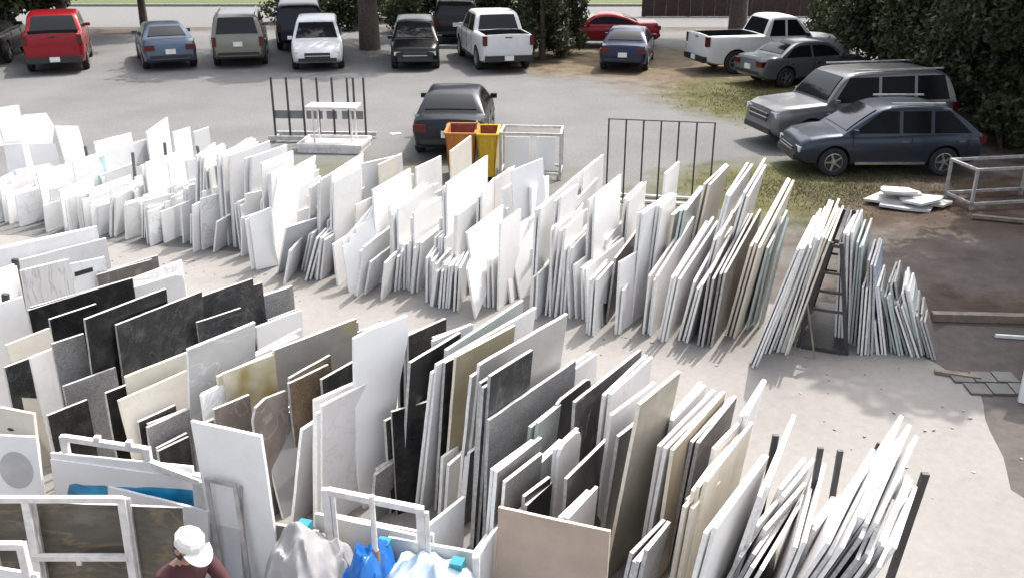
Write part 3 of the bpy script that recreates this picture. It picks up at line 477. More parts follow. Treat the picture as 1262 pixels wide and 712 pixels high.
(2, -0.8, 12.448, 19.0, 2.0, 1.27, 1.27, 0.89, 2, 0.05, 0.03, 'LG', 'pale slab behind the bright parallel edges', None),
(2, -0.47, 12.86, 12.2, 2.0, 1.48, 1.48, 0.81, 2, 0.06, 0.03, 'LP', 'lilac white slab right of the lit tip slab', None),
(2, -0.301, 13.609, 22.0, 2.0, 1.48, 1.48, 0.81, 2, 0.06, 0.03, 'LP', 'pinkish white slab below the yellow skip', None),
(2, -1.121, 12.307, 10.8, 1.8, 0.64, 0.64, 0.72, 3, 0.05, 0.03, 'LG', 'thin white slab in the striped bundle, left side', None),
(2, -1.014, 12.182, 15.8, 9.3, 0.64, 0.64, 0.72, 4, 0.045, 0.03, 'LG', 'thin slab in the striped bundle, middle', None),
(2, -0.88, 12.099, 10.5, 5.7, 0.66, 0.66, 0.72, 4, 0.045, 0.03, 'G', 'thin grey slab in the striped bundle', None),
(2, -0.747, 12.018, 7.1, 4.0, 0.65, 0.65, 0.72, 2, 0.05, 0.03, 'G', 'grey slab closing the striped bundle on its right', None),
(2, -0.494, 11.735, 20.1, -4.4, 1.24, 1.24, 1.33, 1, 0.05, 0.03, 'W2', 'white slab with a notch cut in its face', [(-0.015, 1.248), (1.335, 1.243), (1.115, 0.654), (0.615, 0.65), (0.524, 0.238), (0.0, 0.0), (-0.109, 0.768), (0.036, 0.88)]),
(2, -0.189, 12.043, 22.8, 2.0, 1.28, 1.28, 0.72, 1, 0.05, 0.03, 'W', 'white slab between the notched slab and the biggest white one', None),
(2, -0.251, 12.135, 21.9, -0.9, 0.72, 0.72, 0.63, 4, 0.06, 0.03, 'LG', 'thin pale slab in front of the biggest white slab', None),
(2, -0.01, 12.302, 18.8, -7.8, 0.62, 0.62, 0.63, 3, 0.06, 0.03, 'LG', 'thin slab leaning left before the biggest white slab', None),
(2, 0.122, 12.472, 42.0, -13.5, 0.95, 1.16, 0.78, 1, 0.05, 0.03, 'W2', 'biggest blank white slab in the middle of the row', None),
(2, 0.102, 13.251, 50.0, -6.0, 1.66, 1.75, 0.63, 1, 0.05, 0.03, 'W', 'white slab in front of the metal frame table', None),
(2, -0.128, 13.328, 23.2, 0.0, 1.39, 1.39, 0.54, 1, 0.05, 0.03, 'G', 'small grey slab left of the metal frame table', None),
(2, 0.295, 13.452, 23.1, 0.0, 1.39, 1.39, 0.72, 2, 0.05, 0.03, 'W', 'white slab with pointed top before the metal frame table', None),
(2, 0.307, 11.894, 19.4, 3.0, 1.54, 1.54, 1.79, 2, 0.05, 0.03, 'LG', 'pale slab with long lit edge right of the biggest slab', None),
(2, 0.554, 12.061, 23.4, 4.0, 1.66, 1.66, 0.68, 2, 0.06, 0.03, 'LG', 'pale slab behind the long lit edge', None),
(2, 0.537, 11.829, 19.4, 0.0, 1.28, 1.28, 0.72, 1, 0.05, 0.03, 'G', 'narrow grey slab with rounded top', None),
(2, 0.335, 11.735, 21.9, 2.2, 0.67, 0.67, 0.99, 2, 0.06, 0.03, 'LG', 'grey white slab right of the biggest slab near the aisle', None),
(2, 0.607, 11.792, 21.1, 5.0, 1.31, 1.31, 0.82, 3, 0.07, 0.03, 'W', 'white slab with parallel lit edges in mid right', None),
(2, 0.618, 12.135, 18.6, 7.7, 0.75, 0.75, 0.72, 2, 0.07, 0.03, 'G', 'grey slab in the dark gap at mid row', None),
(2, 0.751, 11.854, 19.1, 4.0, 1.0, 1.0, 0.72, 2, 0.05, 0.03, 'LG', 'pale slab behind the dark gap at mid row', None),
(2, 1.126, 14.343, 20.6, 0.0, 1.39, 1.39, 1.2, 2, 0.09, 0.03, 'LG', 'pale slab left of the black bar rack', None),
(2, 1.117, 12.083, 23.0, 0.0, 1.65, 1.65, 1.21, 2, 0.1, 0.03, 'W2', 'tall white slab beneath the left bars of the black rack', None),
(2, 1.657, 13.028, 20.9, 2.0, 1.31, 1.31, 1.07, 2, 0.07, 0.03, 'W', 'white slab below the middle bars of the black rack', None),
(2, 0.729, 11.814, 20.4, 3.0, 1.05, 1.05, 1.23, 2, 0.05, 0.03, 'LG', 'pale slab left of the bright bundle', None),
(2, 1.029, 11.646, 26.6, -3.3, 0.76, 0.76, 1.46, 4, 0.085, 0.03, 'W2', 'bright white slab of the wide bundle at mid right', None),
(2, 1.08, 11.177, 22.4, 1.8, 0.8, 0.8, 0.72, 3, 0.05, 0.03, 'G', 'grey slab at the front of the wide bundle', None),
(2, 1.228, 11.472, 20.7, -2.2, 0.42, 0.42, 0.54, 1, 0.05, 0.03, 'DB', 'small dark slab at the foot of the wide bundle', None),
(2, 1.298, 11.598, 20.0, 5.0, 0.95, 0.95, 1.75, 1, 0.05, 0.03, 'DB', 'dark edged slab in mid right of the back row', None),
(2, 1.378, 11.219, 34.1, 0.5, 1.02, 1.02, 0.87, 1, 0.05, 0.03, 'W', 'white slab right of the dark edged one', None),
(2, 1.655, 11.646, 28.0, 2.1, 0.85, 0.85, 1.1, 2, 0.07, 0.03, 'LG', 'pale slab second right of the dark edged one', None),
(2, 1.43, 11.219, 21.4, 2.2, 0.64, 0.64, 0.61, 1, 0.05, 0.03, 'LG', 'pale slab with chipped top near the aisle at mid right', None),
(2, 1.63, 11.576, 28.9, 3.0, 1.57, 1.57, 1.12, 2, 0.05, 0.03, 'LG', 'pale slab behind the chipped one', None),
(2, 2.075, 12.599, 24.1, 2.0, 1.83, 1.83, 0.74, 1, 0.05, 0.03, 'W', 'white slab standing up into the black rack bars', None),
(2, 1.877, 11.859, 25.2, 4.0, 1.57, 1.57, 0.72, 2, 0.05, 0.03, 'W', 'white slab below the one reaching the rack', None),
(2, 2.184, 12.026, 21.7, 6.0, 1.49, 1.49, 1.57, 2, 0.06, 0.03, 'GR', 'grey green slab right of the rack slab', None),
(2, 2.087, 12.11, 26.4, 5.0, 1.4, 1.4, 0.63, 2, 0.05, 0.03, 'B', 'small cream slab among the right-hand bundles', None),
(2, 1.837, 11.181, 27.0, 2.3, 0.85, 1.24, 1.47, 3, 0.05, 0.03, 'LP', 'lilac white slab of the first leaning bundle', None),
(2, 2.475, 12.402, 24.5, 8.0, 1.76, 1.76, 1.16, 2, 0.05, 0.03, 'B', 'slab with orange lit tip at right', None),
(2, 2.013, 11.004, 27.0, 7.7, 0.9, 1.25, 1.51, 3, 0.05, 0.03, 'LP', 'lilac white slab of the second leaning bundle', None),
(2, 2.565, 11.868, 22.7, 10.0, 1.77, 1.77, 1.81, 2, 0.05, 0.03, 'LP', 'pale slab with long sharp edge at right', None),
(2, 2.275, 10.961, 27.0, 9.6, 0.85, 1.43, 1.64, 3, 0.06, 0.03, 'LP', 'pale slab of the third leaning bundle', None),
(2, 2.758, 11.715, 21.5, 10.0, 1.81, 1.81, 1.74, 2, 0.05, 0.03, 'LP', 'tallest sharp pale slab at right', None),
(2, 2.571, 10.832, 27.0, 4.9, 1.04, 1.44, 1.57, 4, 0.055, 0.03, 'BR', 'pinkish brown slab of the fourth leaning bundle', None),
(2, 2.472, 11.418, 21.7, 9.0, 1.35, 1.35, 2.28, 2, 0.05, 0.03, 'W', 'white slab behind the fourth leaning bundle', None),
(2, 2.913, 11.092, 27.0, 9.1, 1.31, 1.86, 1.37, 3, 0.06, 0.03, 'CR', 'cream edged slab of the fifth leaning bundle', None),
(2, 3.144, 11.362, 27.0, 7.7, 1.2, 1.47, 0.88, 3, 0.07, 0.03, 'GR', 'greenish grey slab of the fifth leaning bundle', None),
(2, 3.338, 11.455, 27.0, 6.6, 1.12, 1.51, 0.24, 2, 0.07, 0.03, 'GR', 'greenish slab closing the fifth leaning bundle', None),
(3, 3.007, 10.271, 24, 13.6, 1.64, 1.64, 1.5, 3, 0.045, 0.025, 'W', 'RIGHT0', None),
(3, 3.262, 10.639, 24, 12.7, 1.5, 1.52, 1.4, 3, 0.045, 0.025, 'W', 'RIGHT1', None),
(3, 3.371, 10.677, 24, 10.9, 1.6, 1.63, 1.6, 3, 0.045, 0.025, 'LP', 'RIGHT2', None),
(3, 3.457, 10.601, 24, 9.4, 1.62, 1.67, 1.6, 3, 0.045, 0.025, 'LP', 'RIGHT3', None),
(3, 3.494, 10.639, 24, 11.6, 1.58, 1.6, 1.5, 3, 0.045, 0.025, 'CR', 'RIGHT4', None),
(3, 3.664, 10.949, 24, 9.7, 1.22, 1.26, 1.2, 3, 0.045, 0.025, 'BR', 'RIGHT5', None),
(3, 4.31, 11.005, 25, -5.2, 1.47, 1.38, 1.2, 3, 0.045, 0.025, 'W', 'END0', None),
(3, 4.376, 10.968, 25, -5.8, 1.49, 1.46, 1.2, 3, 0.045, 0.025, 'W', 'END1', None),
(3, 4.429, 10.896, 25, -3.4, 1.35, 1.39, 1.1, 3, 0.045, 0.025, 'GR', 'END2', None),
(3, 4.468, 10.614, 25, -3.7, 0.92, 0.92, 0.9, 3, 0.045, 0.025, 'G2', 'END3', None),
(3, 4.545, 10.6, 25, -6.2, 1.18, 1.22, 1.0, 3, 0.045, 0.025, 'BL', 'END4', None),
(3, 4.624, 10.628, 25, -11.7, 0.46, 0.43, 0.5, 3, 0.045, 0.025, 'W', 'END5', None),
(3, 4.725, 10.614, 25, -13.5, 0.92, 0.9, 0.9, 3, 0.045, 0.025, 'G2', 'END6', None),
(3, 4.827, 10.683, 25, -13.9, 0.76, 0.73, 0.8, 3, 0.045, 0.025, 'G', 'END7', None),
(3, 4.937, 10.614, 25, -18.8, 0.82, 0.81, 0.8, 3, 0.045, 0.025, 'GR', 'END8', None),
(3, 5.028, 10.753, 25, -15.8, 0.93, 0.92, 0.9, 3, 0.045, 0.025, 'G', 'END9', None),
(3, 5.074, 10.58, 25, -23.2, 0.71, 0.66, 0.7, 3, 0.045, 0.025, 'G', 'END10', None),
(3, 5.114, 10.545, 25, -24.4, 0.7, 0.66, 0.7, 3, 0.045, 0.025, 'G2', 'END11', None),
(3, 5.179, 10.6, 25, -18.7, 0.88, 0.84, 0.8, 3, 0.045, 0.025, 'W', 'END12', None),
(3, 5.214, 10.628, 25, -19.4, 0.74, 0.76, 0.7, 3, 0.045, 0.025, 'GR', 'END13', None),
(3, 5.328, 10.683, 25, -20.6, 0.54, 0.55, 0.6, 3, 0.045, 0.025, 'G', 'END14', None),
(3, 5.296, 10.477, 25, -22.4, 0.52, 0.5, 0.5, 3, 0.045, 0.025, 'BR', 'END15', None),
(4, -2.499, 6.462, 111.0, 2.4, 1.47, 1.47, 0.65, 1, 0.05, 0.03, 'W', 'blank white sheet facing the camera beside the metal frames', None),
(4, -4.72, 7.067, 108.4, -6.0, 1.21, 1.21, 0.63, 1, 0.05, 0.03, 'B', 'cream slab with small hole at the left edge facing the camera', None),
(4, -4.54, 6.758, 94.6, -8.0, 1.06, 1.06, 0.5, 1, 0.05, 0.03, 'OV', 'white slab with a round grey oval at the left edge', None),
(4, -3.995, 6.852, 102.6, -5.0, 0.8, 0.8, 1.43, 3, 0.035, 0.03, 'W', 'white slab with blue film inside the bare metal frame', None),
(4, -3.491, 6.668, 110.5, -10.0, 0.63, 0.63, 1.03, 1, 0.05, 0.03, 'W', 'low white slab in front of the blue film slab', None),
(4, -4.079, 6.053, 94.0, -7.0, 0.91, 0.91, 1.53, 1, 0.05, 0.03, 'VE', 'dark brown veined slab behind the lower metal frame', None),
(4, -2.654, 6.455, 111.4, -5.0, 0.9, 0.9, 0.45, 1, 0.05, 0.03, 'LGS', 'light grey sheet standing before the blank white sheet', None),
(4, -1.59, 6.198, 108.8, -4.0, 0.72, 0.72, 0.88, 2, 0.04, 0.03, 'PB', 'low pale slab clipped behind the tarpaulins', None),
(4, -1.937, 6.203, 103.8, -4.0, 0.62, 0.62, 0.4, 1, 0.05, 0.03, 'BR', 'low brown slab left of the grey tarpaulin', None),
(4, -0.975, 5.95, 105.6, -4.0, 0.68, 0.68, 0.74, 1, 0.05, 0.03, 'PB', 'low pale slab beside the blue clip and tan board', None),
(4, -0.134, 6.003, 110.2, -5.0, 0.9, 0.9, 0.89, 1, 0.05, 0.03, 'TB', 'tan board facing the camera at the bottom centre', None),
(4, -3.865, 5.481, 101.9, -6.0, 0.75, 0.75, 0.44, 1, 0.05, 0.03, 'LG', 'pale blue white slab at the bottom left corner', None),

]
ORD = ['first', 'second', 'third', 'fourth', 'fifth', 'sixth', 'seventh', 'eighth', 'ninth', 'tenth', 'eleventh', 'twelfth', 'thirteenth', 'fourteenth', 'fifteenth', 'sixteenth']
CNAME = {'G2': 'taupe grey', 'W': 'white', 'W2': 'white', 'LP': 'off-white', 'LG': 'pale grey', 'CR': 'cream', 'BR': 'brown grey', 'GR': 'grey green', 'G': 'grey', 'BL': 'blue grey'}
def outline(hn, hf, w, rag, rs):
    base = [(0, 0), (0, hn), (w, hf), (w, 0)]
    return roughen(base, rag, rs)
def roughen(base, rag, rs, lo=-9.):
    P = []
    for i, p in enumerate(base):
        q = base[(i + 1) % len(base)]; d = math.hypot(q[0] - p[0], q[1] - p[1]); k = max(1, int(d / .16))
        bot = p[1] < .02 and q[1] < .02
        for j in range(k):
            t = j / k; a = (0 if bot else rag) * (.35 if j == 0 else 1)
            P.append((p[0] + (q[0] - p[0]) * t + rs.uniform(-a, a), max(lo, p[1] + (q[1] - p[1]) * t + rs.uniform(-a, a))))
    return P
def slab_geo(poly, th):
    k = len(poly)
    V = [(u, 0, v) for u, v in poly] + [(u, th, v) for u, v in poly]
    F = [tuple(range(k)), tuple(range(2 * k - 1, k - 1, -1))] + [(i, i + k, (i + 1) % k + k, (i + 1) % k) for i in range(k)]
    return V, F, [0, 0] + [1] * k
def slab_matrix(x, y, az, lean):
    A, l = R(az), R(lean); D = Vector((math.sin(A), math.cos(A), 0)); V = Vector((math.sin(l) * math.cos(A), -math.sin(l) * math.sin(A), math.cos(l))); Y = V.cross(D)
    M = Matrix((D, Y, V)).transposed().to_4x4(); M.translation = (x, y, .006); return M, D, Y, V
GROUPS = {1: 'stone slabs standing in the front row', 2: 'stone slabs standing in the back row', 3: 'stone slabs on the rack at the right end', 4: 'slabs facing the camera in the foreground'}
extras = []; SL = {}
def put_slab(M, poly, th, stc, label, row):
    V, F, mi = slab_geo(poly, th); me = bpy.data.meshes.new('stone_sheet'); me.from_pydata(V, [], F); me.polygons.foreach_set('material_index', mi)
    me.materials.append(ST[stc]); me.materials.append(EDGE[stc])
    bm = bmesh.new(); bm.from_mesh(me); bmesh.ops.recalc_face_normals(bm, faces=bm.faces); bm.to_mesh(me); bm.free()
    o = link('stone_sheet', me); o.matrix_world = M
    return tag(o, label, 'slab', GROUPS[row])
rs = random.Random(4)
for row, gx, gy, az, lean, hn, hf, wd, cnt, pitch, th, stc, label, pol in TABLE:
    if row == 2 and stc == 'G': stc = 'LGS'  # back row greys are shade put into the colour, kept to a pale grey
    if row == 1 and cnt == 1 and not pol and rs.random() < .6: cnt, pitch = rs.choice([2, 2, 3]), .036
    if label.startswith('RIGHT'):
        i = int(label[5:]); label = '%s slab leaning right on the end rack, %s from its left' % (CNAME[stc], ORD[i])
    elif label.startswith('END'):
        i = int(label[3:]); label = '%s slab, %s from left beyond the rungs of the end rack' % (CNAME[stc], ORD[i])  # most stones here run darker: the bundle's shade is put into their colour
    elif row == 2: label += ', back row'
    elif row == 1: label += ', front row' if len(label.split()) < 15 else ''
    rag = .005 if ('ragged' in label or 'chip' in label or 'jagged' in label) else .0025
    M, D, Y, V = slab_matrix(gx, gy, az, lean)
    if pol:
        pl = [tuple(p) for p in pol]
        if min(p[1] for p in pl) > .3: pl = pl + [(pl[-1][0], 0), (pl[0][0], 0)]
        pl = roughen(pl, .004, rs)
    else:
        pl = outline(hn, max(.25, hf), wd, rag, rs)
        if 'rounded' in label:
            pl = roughen([(0, 0), (0, hn - .09), (.03, hn - .03), (.09, hn), (wd - .1, hf), (wd - .03, hf - .03), (wd, hf - .1), (wd, 0)], .002, rs)
        if 'jagged stepped' in label:
            pl = roughen([(0, 0), (0, hn * .86), (wd * .2, hn * .9), (wd * .22, hn), (wd * .4, hn * 1.03), (wd * .42, hn * 1.12), (wd * .7, hn * 1.2), (wd, hf), (wd, 0)], .008, rs)
    o = put_slab(M, pl, th, stc, label, row); SL[label] = (o, M, hn, wd)
    off = th + rs.uniform(0, .012)
    for i in range(1, cnt):
        dh = rs.uniform(-.10, .05); du = rs.uniform(-.06, .07); dl = rs.uniform(-.8, .8)
        M2, _, _, _ = slab_matrix(gx, gy, az + rs.uniform(-1.2, 1.2), lean + dl); P = Y * (pitch * i + rs.uniform(-.008, .008)) + D * du
        M2.translation = Vector((gx + P.x, gy + P.y, .006))
        extras.append((row, i, M2, outline(hn + dh, max(.25, hf + dh + rs.uniform(-.05, .05)), max(.3, wd + rs.uniform(-.15, .1)), rag, rs), th, stc if rs.random() < .6 else {'W': 'LG', 'LG': 'W', 'LP': 'W'}.get(stc, stc), label))
for i in range(210):      # thin sheets packed deeper inside the back row
    t = rs.random(); dpt = rs.uniform(.35, 1.9); az = rs.uniform(17, 30); lean = rs.uniform(0, 5) + 6 * t
    gx, gy = -9.6 + 12.3 * t + dpt * .33, 15.6 - 4.3 * t + dpt * .94
    M2, _, _, _ = slab_matrix(gx, gy, az, lean); hh = rs.uniform(.65, 1.12) * (.7 if t < .3 else 1)
    extras.append((2, 9, M2, outline(hh, hh * rs.uniform(.9, 1.08), rs.uniform(.5, 1.1), .003, rs), .025, rs.choice(['W', 'W', 'LG', 'LG', 'M', 'W', 'LP']), ''))
left = 300 - len(TABLE)
extras.sort(key=lambda e: ({4: 0, 1: 1, 3: 2, 2: 3}[e[0]], e[1]))
for row, i, M2, pl, th, stc, label in extras[:left]:
    put_slab(M2, pl, th, stc, ('%s behind: %s' % (ORD[i], label)).replace(', back row', '').replace(', front row', ''), row)
big = MB(); slots = []
for row, i, M2, pl, th, stc, label in extras[left:]:
    V, F, mi = slab_geo(pl, th)
    for m in (ST[stc], EDGE[stc]):
        if m not in slots: slots.append(m)
    V = [M2 @ Vector(v) for v in V]; b = len(big.v); big.v += [tuple(v) for v in V]
    for f, k in zip(F, mi): big.f.append(tuple(q + b for q in f)); big.m.append(slots.index(EDGE[stc] if k else ST[stc]))
if extras[left:]: tag(big.build('stacked_stone_sheets', slots), 'thin white and grey slabs packed behind others in back row bundles', 'slabs', kind='stuff')

# holes and patches that belong to slabs
def on_slab(key, name, prof, mat, y=-.004, th=.003):
    o = [v for k, v in SL.items() if key in k][0][0]
    me = MB(); k = len(prof); me.add([(u, y, v) for u, v in prof] + [(u, y + th, v) for u, v in prof], [tuple(range(k)), tuple(range(2 * k - 1, k - 1, -1))] + [(i, i + k, (i + 1) % k + k, (i + 1) % k) for i in range(k)])
    p = me.build(name, mat, o); return p
def ell(cx, cy, rx, ry, n=22): return [(cx + rx * math.cos(2 * math.pi * i / n), cy + ry * math.sin(2 * math.pi * i / n)) for i in range(n)]
on_slab('round grey oval', 'sink_cutout', ell(.29, .75, .15, .17), simple('cutout_grey', (.42, .41, .41), .6))
on_slab('small hole', 'hole', ell(.36, 1.02, .035, .014), TRIM)
on_slab('dark slot', 'slot', [(.03, .78), (.03, .84), (.26, .86), (.26, .80)], TRIM)
on_slab('blue film', 'protective_film', [(.12, .3), (.13, .5), (.16, .58), (.22, .6), (.3, .595), (.4, .605), (.5, .62), (.58, .615), (.7, .635), (.8, .64), (.9, .66), (1.0, .672), (1.12, .68), (1.25, .69), (1.34, .69), (1.38, .66), (1.38, .5), (1.3, .4), (.9, .38), (.5, .3)], FILM)

# ------------------------------------------------------------------ steel uprights among the slabs
POST_G = simple('grey_post_steel', (.13, .13, .13), .6, var=.25, scale=14.)
def upright(a, b, w, label, group='dark steel uprights between slabs', mt=STEEL_DK):
    a, b = Vector(a), Vector(b); e = empty('steel_upright', a, 0, label, 'post', group)
    m = MB(); m.bar((0, 0, 0), b - a, w, w * .7); m.build('tube', mt, e)
    MB().box((0, 0, .008), (w * 2.4, w * 2.4, .012)).build('base_plate', mt, e)
UP = [((-6.19, 10.8), (-6.08, 10.73, 1.25), .08, 'dark post at the left end beside the vertical veined slab'), ((-5.86, 9.81), (-5.7, 9.72, 1.2), .08, 'dark post stub low at the left edge among white slabs'),
 ((2.04, 6.53), (2.11, 6.49, 1.3), .055, 'first dark upright from the left at the right of front row'), ((2.37, 6.32), (2.41, 6.3, 1.3), .05, 'second dark upright from the left at the right of front row'), ((2.53, 6.27), (2.55, 6.26, 1.3), .05, 'third dark upright from the left at the right of front row'),
 ((2.65, 6.52), (2.89, 6.37, 1.3), .03, 'thin dark upright left of the fan of white slabs'), ((2.96, 6.01), (3.08, 5.94, 1.3), .065, 'thick dark upright at the right end of front row')]
for a, b, w_, l in UP: upright((*a, .004), b, w_ * .85, l)
for a, b, l in [((-7.95, 17.15), (-7.97, 17.16, 1.15), 'grey steel post left of the taller post in back row'), ((-6.97, 16.69), (-6.89, 16.65, 1.15), 'tall grey steel post beside the teal pieces in back row'), ((-6.64, 17.46), (-6.58, 17.43, 1.15), 'grey steel post above the hooked slab in back row'), ((-5.85, 17.32), (-5.95, 17.37, 1.1), 'grey steel post behind the grey slab in back row')]:
    upright((*a, .004), b, .05, l, 'grey steel posts in the back row', POST_G)
# teal wrapped pieces in the back row
for i, (dx, h, l) in enumerate([(0, .85, 'teal wrapped offcut with dark corner among white slabs'), (.14, 1.0, 'taller pale teal wrapped offcut among white slabs'), (.27, .72, 'short pale teal wrapped offcut among white slabs')]):
    M, D, Y, V = slab_matrix(-7.84 + dx, 16.6 + dx * .1, 30, 3); pl = roughen([(0, 0), (0, h), (.3, h * 1.04), (.32, 0)], .006, rs)
    V_, F_, mi = slab_geo(pl, .05); me = bpy.data.meshes.new('wrapped_offcut'); me.from_pydata(V_, [], F_)
    o = link('wrapped_offcut', me, simple('teal_wrap%d' % i, [(.3, .5, .52), (.5, .66, .66), (.42, .58, .58)][i], .4)); o.matrix_world = M; tag(o, l, 'offcut', 'teal wrapped offcuts')
# A-frame at the right end of the back row
e = empty('slab_rack', (3.95, 10.75, .004), R(-24), 'black steel A-frame with rungs at the right end of back row', 'rack')
for y in (0, 1.5):
    for s in (-1, 1): m = MB(); m.bar((.3 * s, y, 0), (.06 * s, y, 1.45), .05); m.build('leg', STEEL_DK, e)
    for z in (.55, .8, 1.05, 1.4): m = MB(); hw = .3 - (.24) * z / 1.45; m.bar((-hw, y, z), (hw, y, z), .03); m.build('rung', STEEL_DK, e)
m = MB(); m.bar((0, 0, 1.46), (0, 1.5, 1.46), .05); m.build('ridge_bar', STEEL_DK, e)
m = MB(); m.box((0, .75, .03), (.5, 1.6, .05)); m.build('base', STEEL_DK, e)
o = MB().bar((3.78, 10.5, .02), (3.66, 10.7, .72), .02).build('wooden_prop', WOODM); tag(o, 'thin wooden prop leaning under the end rack slabs', 'prop')

# ------------------------------------------------------------------ racks, skips and frames in the lot
def bars(root, name, segs, w, mat):
    for a, b in segs: MB().bar(a, b, w).build(name, mat, root)
e = empty('bar_rack', (-5.82, 22.75, .004), R(-3), 'black bar rack with eight tall posts beside the white table', 'rack')
for i in range(8):
    x = [0, .37, .74, 1.11, 1.48, 1.85, 2.0, 2.25][i]; MB().bar((x, 0, 0), (x, .02, 1.52), .045).build('post', STEEL_DK, e)
for a, b in ((.02, .72), (.8, 1.2), (1.3, 1.55), (1.68, 2.2)): MB().box(((a + b) / 2, .03, .62), (b - a, .03, .2)).build('panel', simple('grey_panel', (.16, .16, .165), .6), e)
bars(e, 'base_rail', [((-.1, -.25, .1), (2.45, -.25, .1)), ((-.1, .3, .1), (2.45, .3, .1))], .09, STEEL); bars(e, 'cross_foot', [((0, -.3, .05), (0, .4, .05)), ((2.25, -.3, .05), (2.25, .4, .05))], .08, STEEL)
e = empty('work_table', (-4.2, 21.95, .004), R(-4), 'pale folding table standing on a tray before the bar rack', 'table')
MB().box((0, 0, .98), (1.2, .6, .05)).build('table_top', STEEL_W, e)
for x in (-.45, .45):
    for y in (-.22, .22): MB().bar((x, y, .16), (x, y, .96), .04).build('leg', STEEL_W, e)
e = empty('steel_tray', (-4.2, 21.8, .004), R(-6), 'large pale steel tray on the ground under the table', 'tray')
MB().box((0, 0, .07), (1.5, 1.0, .14)).build('deck', STEEL_W, e)
for a, b in (((-.75, -.5), (.75, -.5)), ((.75, -.5), (.75, .5)), ((.75, .5), (-.75, .5)), ((-.75, .5), (-.75, -.5))): MB().bar((*a, .17), (*b, .17), .05, .08).build('rim', STEEL_W, e)
e = empty('bar_rack', (1.82, 17.42, .004), R(-11), 'tall thin black bar rack with seven rods behind back row', 'rack')
for i in range(7): MB().tube([(i * .325, 0, 0), (i * .325, 0, 1.6)], .016, 8).build('rod', STEEL_DK, e)
MB().tube([(-.02, 0, 1.6), (1.97, 0, 1.6)], .012, 8).build('top_rail', STEEL_DK, e); bars(e, 'base_rail', [((-.1, 0, .03), (2.05, 0, .03)), ((-.1, .4, .03), (2.05, .4, .03))], .05, STEEL_W); bars(e, 'cross_foot', [((.1, -.1, .03), (.1, .45, .03)), ((1.85, -.1, .03), (1.85, .45, .03))], .05, STEEL_W)
def bin_(name, label, c, d, mat, inn, rz):
    e = empty(name, c, rz, label, 'skip', 'steel skips beside the black saloon'); w_, dp, h = d; t = .03; ta = .07
    def wall(n, a, b, top, m):
        M_ = MB(); A, B = Vector(a), Vector(b); n_ = (B - A).cross(Vector((0, 0, 1))).normalized() * t
        P = [A, B, Vector(top[1]), Vector(top[0])]; P += [p - n_ for p in P]
        M_.add(P, [(0, 1, 2, 3), (7, 6, 5, 4), (0, 4, 5, 1), (1, 5, 6, 2), (2, 6, 7, 3), (3, 7, 4, 0)]); return M_.build(n, m, e)
    x, y = w_ / 2, dp / 2
    wall('front_wall', (-x + ta, -y + ta, .08), (x - ta, -y + ta, .08), ((-x, -y, h), (x, -y, h)), mat); wall('side_wall', (x - ta, -y + ta, .08), (x - ta, y - ta, .08), ((x, -y, h), (x, y, h)), mat)
    wall('back_wall', (x - ta, y - ta, .08), (-x + ta, y - ta, .08), ((x, y, h), (-x, y, h)), inn); wall('side_wall', (-x + ta, y - ta, .08), (-x + ta, -y + ta, .08), ((-x, y, h), (-x, -y, h)), mat)
    MB().box((0, 0, .1), (w_ - 2 * ta, dp - 2 * ta, .04)).build('floor', inn, e)
    for s in (-1, 1): MB().box((s * w_ * .3, 0, .04), (.1, dp * .8, .07)).build('skid', TRIM, e)
    for a, b in (((-x, -y), (x, -y)), ((x, -y), (x, y)), ((x, y), (-x, y)), ((-x, y), (-x, -y))): MB().bar((*a, h), (*b, h), .05, .04).build('rim', mat, e)
    for k in (-.25, .25): MB().bar((k * w_, -y + ta - .012, .12), (k * w_, -y - .012, h - .03), .05, .025).build('rib', mat, e)
bin_('waste_skip', 'orange steel skip just behind the black saloon', (-1.04, 19.25, .004), (.62, 1.0, 1.02), ORANGE, RUST, R(-2)); bin_('waste_skip', 'yellow steel skip right of the orange one', (-.5, 19.3, .004), (.44, .95, .98), YELLOW, RUST, R(-2))
o = MB().bar((-.85, 19.3, .16), (-.72, 19.12, 1.2), .03, .1).build('timber_plank', WOODM); tag(o, 'pale plank sticking out of the orange skip', 'plank')
def cage(name, label, c, d, rz, mat, w_=.05):
    e = empty(name, c, rz, label, 'frame'); x, y, z = d[0] / 2, d[1] / 2, d[2]
    for a in (-x, x):
        for b in (-y, y): MB().bar((a, b, 0), (a, b, z - w_), w_).build('leg', mat, e)
    for zz in (z - w_ / 2, .12):
        for b in (-y, y): MB().bar((-x - w_ / 2, b, zz), (x + w_ / 2, b, zz), w_).build('long_rail', mat, e)
        for a in (-x, x): MB().bar((a, -y + w_ / 2, zz + .002), (a, y - w_ / 2, zz + .002), w_ * .94).build('short_rail', mat, e)
    return e
cage('metal_frame', 'galvanised box frame holding white sheets right of skips', (.42, 19.4, .004), (1.25, .75, .98), R(-6), STEEL)
for i, (x0, x1, y, h, l) in enumerate([(-.16, .36, 19.05, .86, 'white sheet inside the left half of the box frame'), (.5, .9, 19.12, .84, 'white sheet inside the right half of the box frame')]):
    M, D, Y, V = slab_matrix(x0, y + .12, 96, -4); V_, F_, mi = slab_geo(roughen([(0, .13), (0, h), (x1 - x0, h), (x1 - x0, .13)], .002, rs), .02); me = bpy.data.meshes.new('white_sheet'); me.from_pydata(V_, [], F_); o = link('white_sheet', me, ST['W']); o.matrix_world = M; tag(o, l, 'sheet')
cage('metal_frame', 'galvanised box frame standing in the dirt at the right edge', (9.35, 17.35, .004), (1.65, .8, .8), R(10), STEEL)
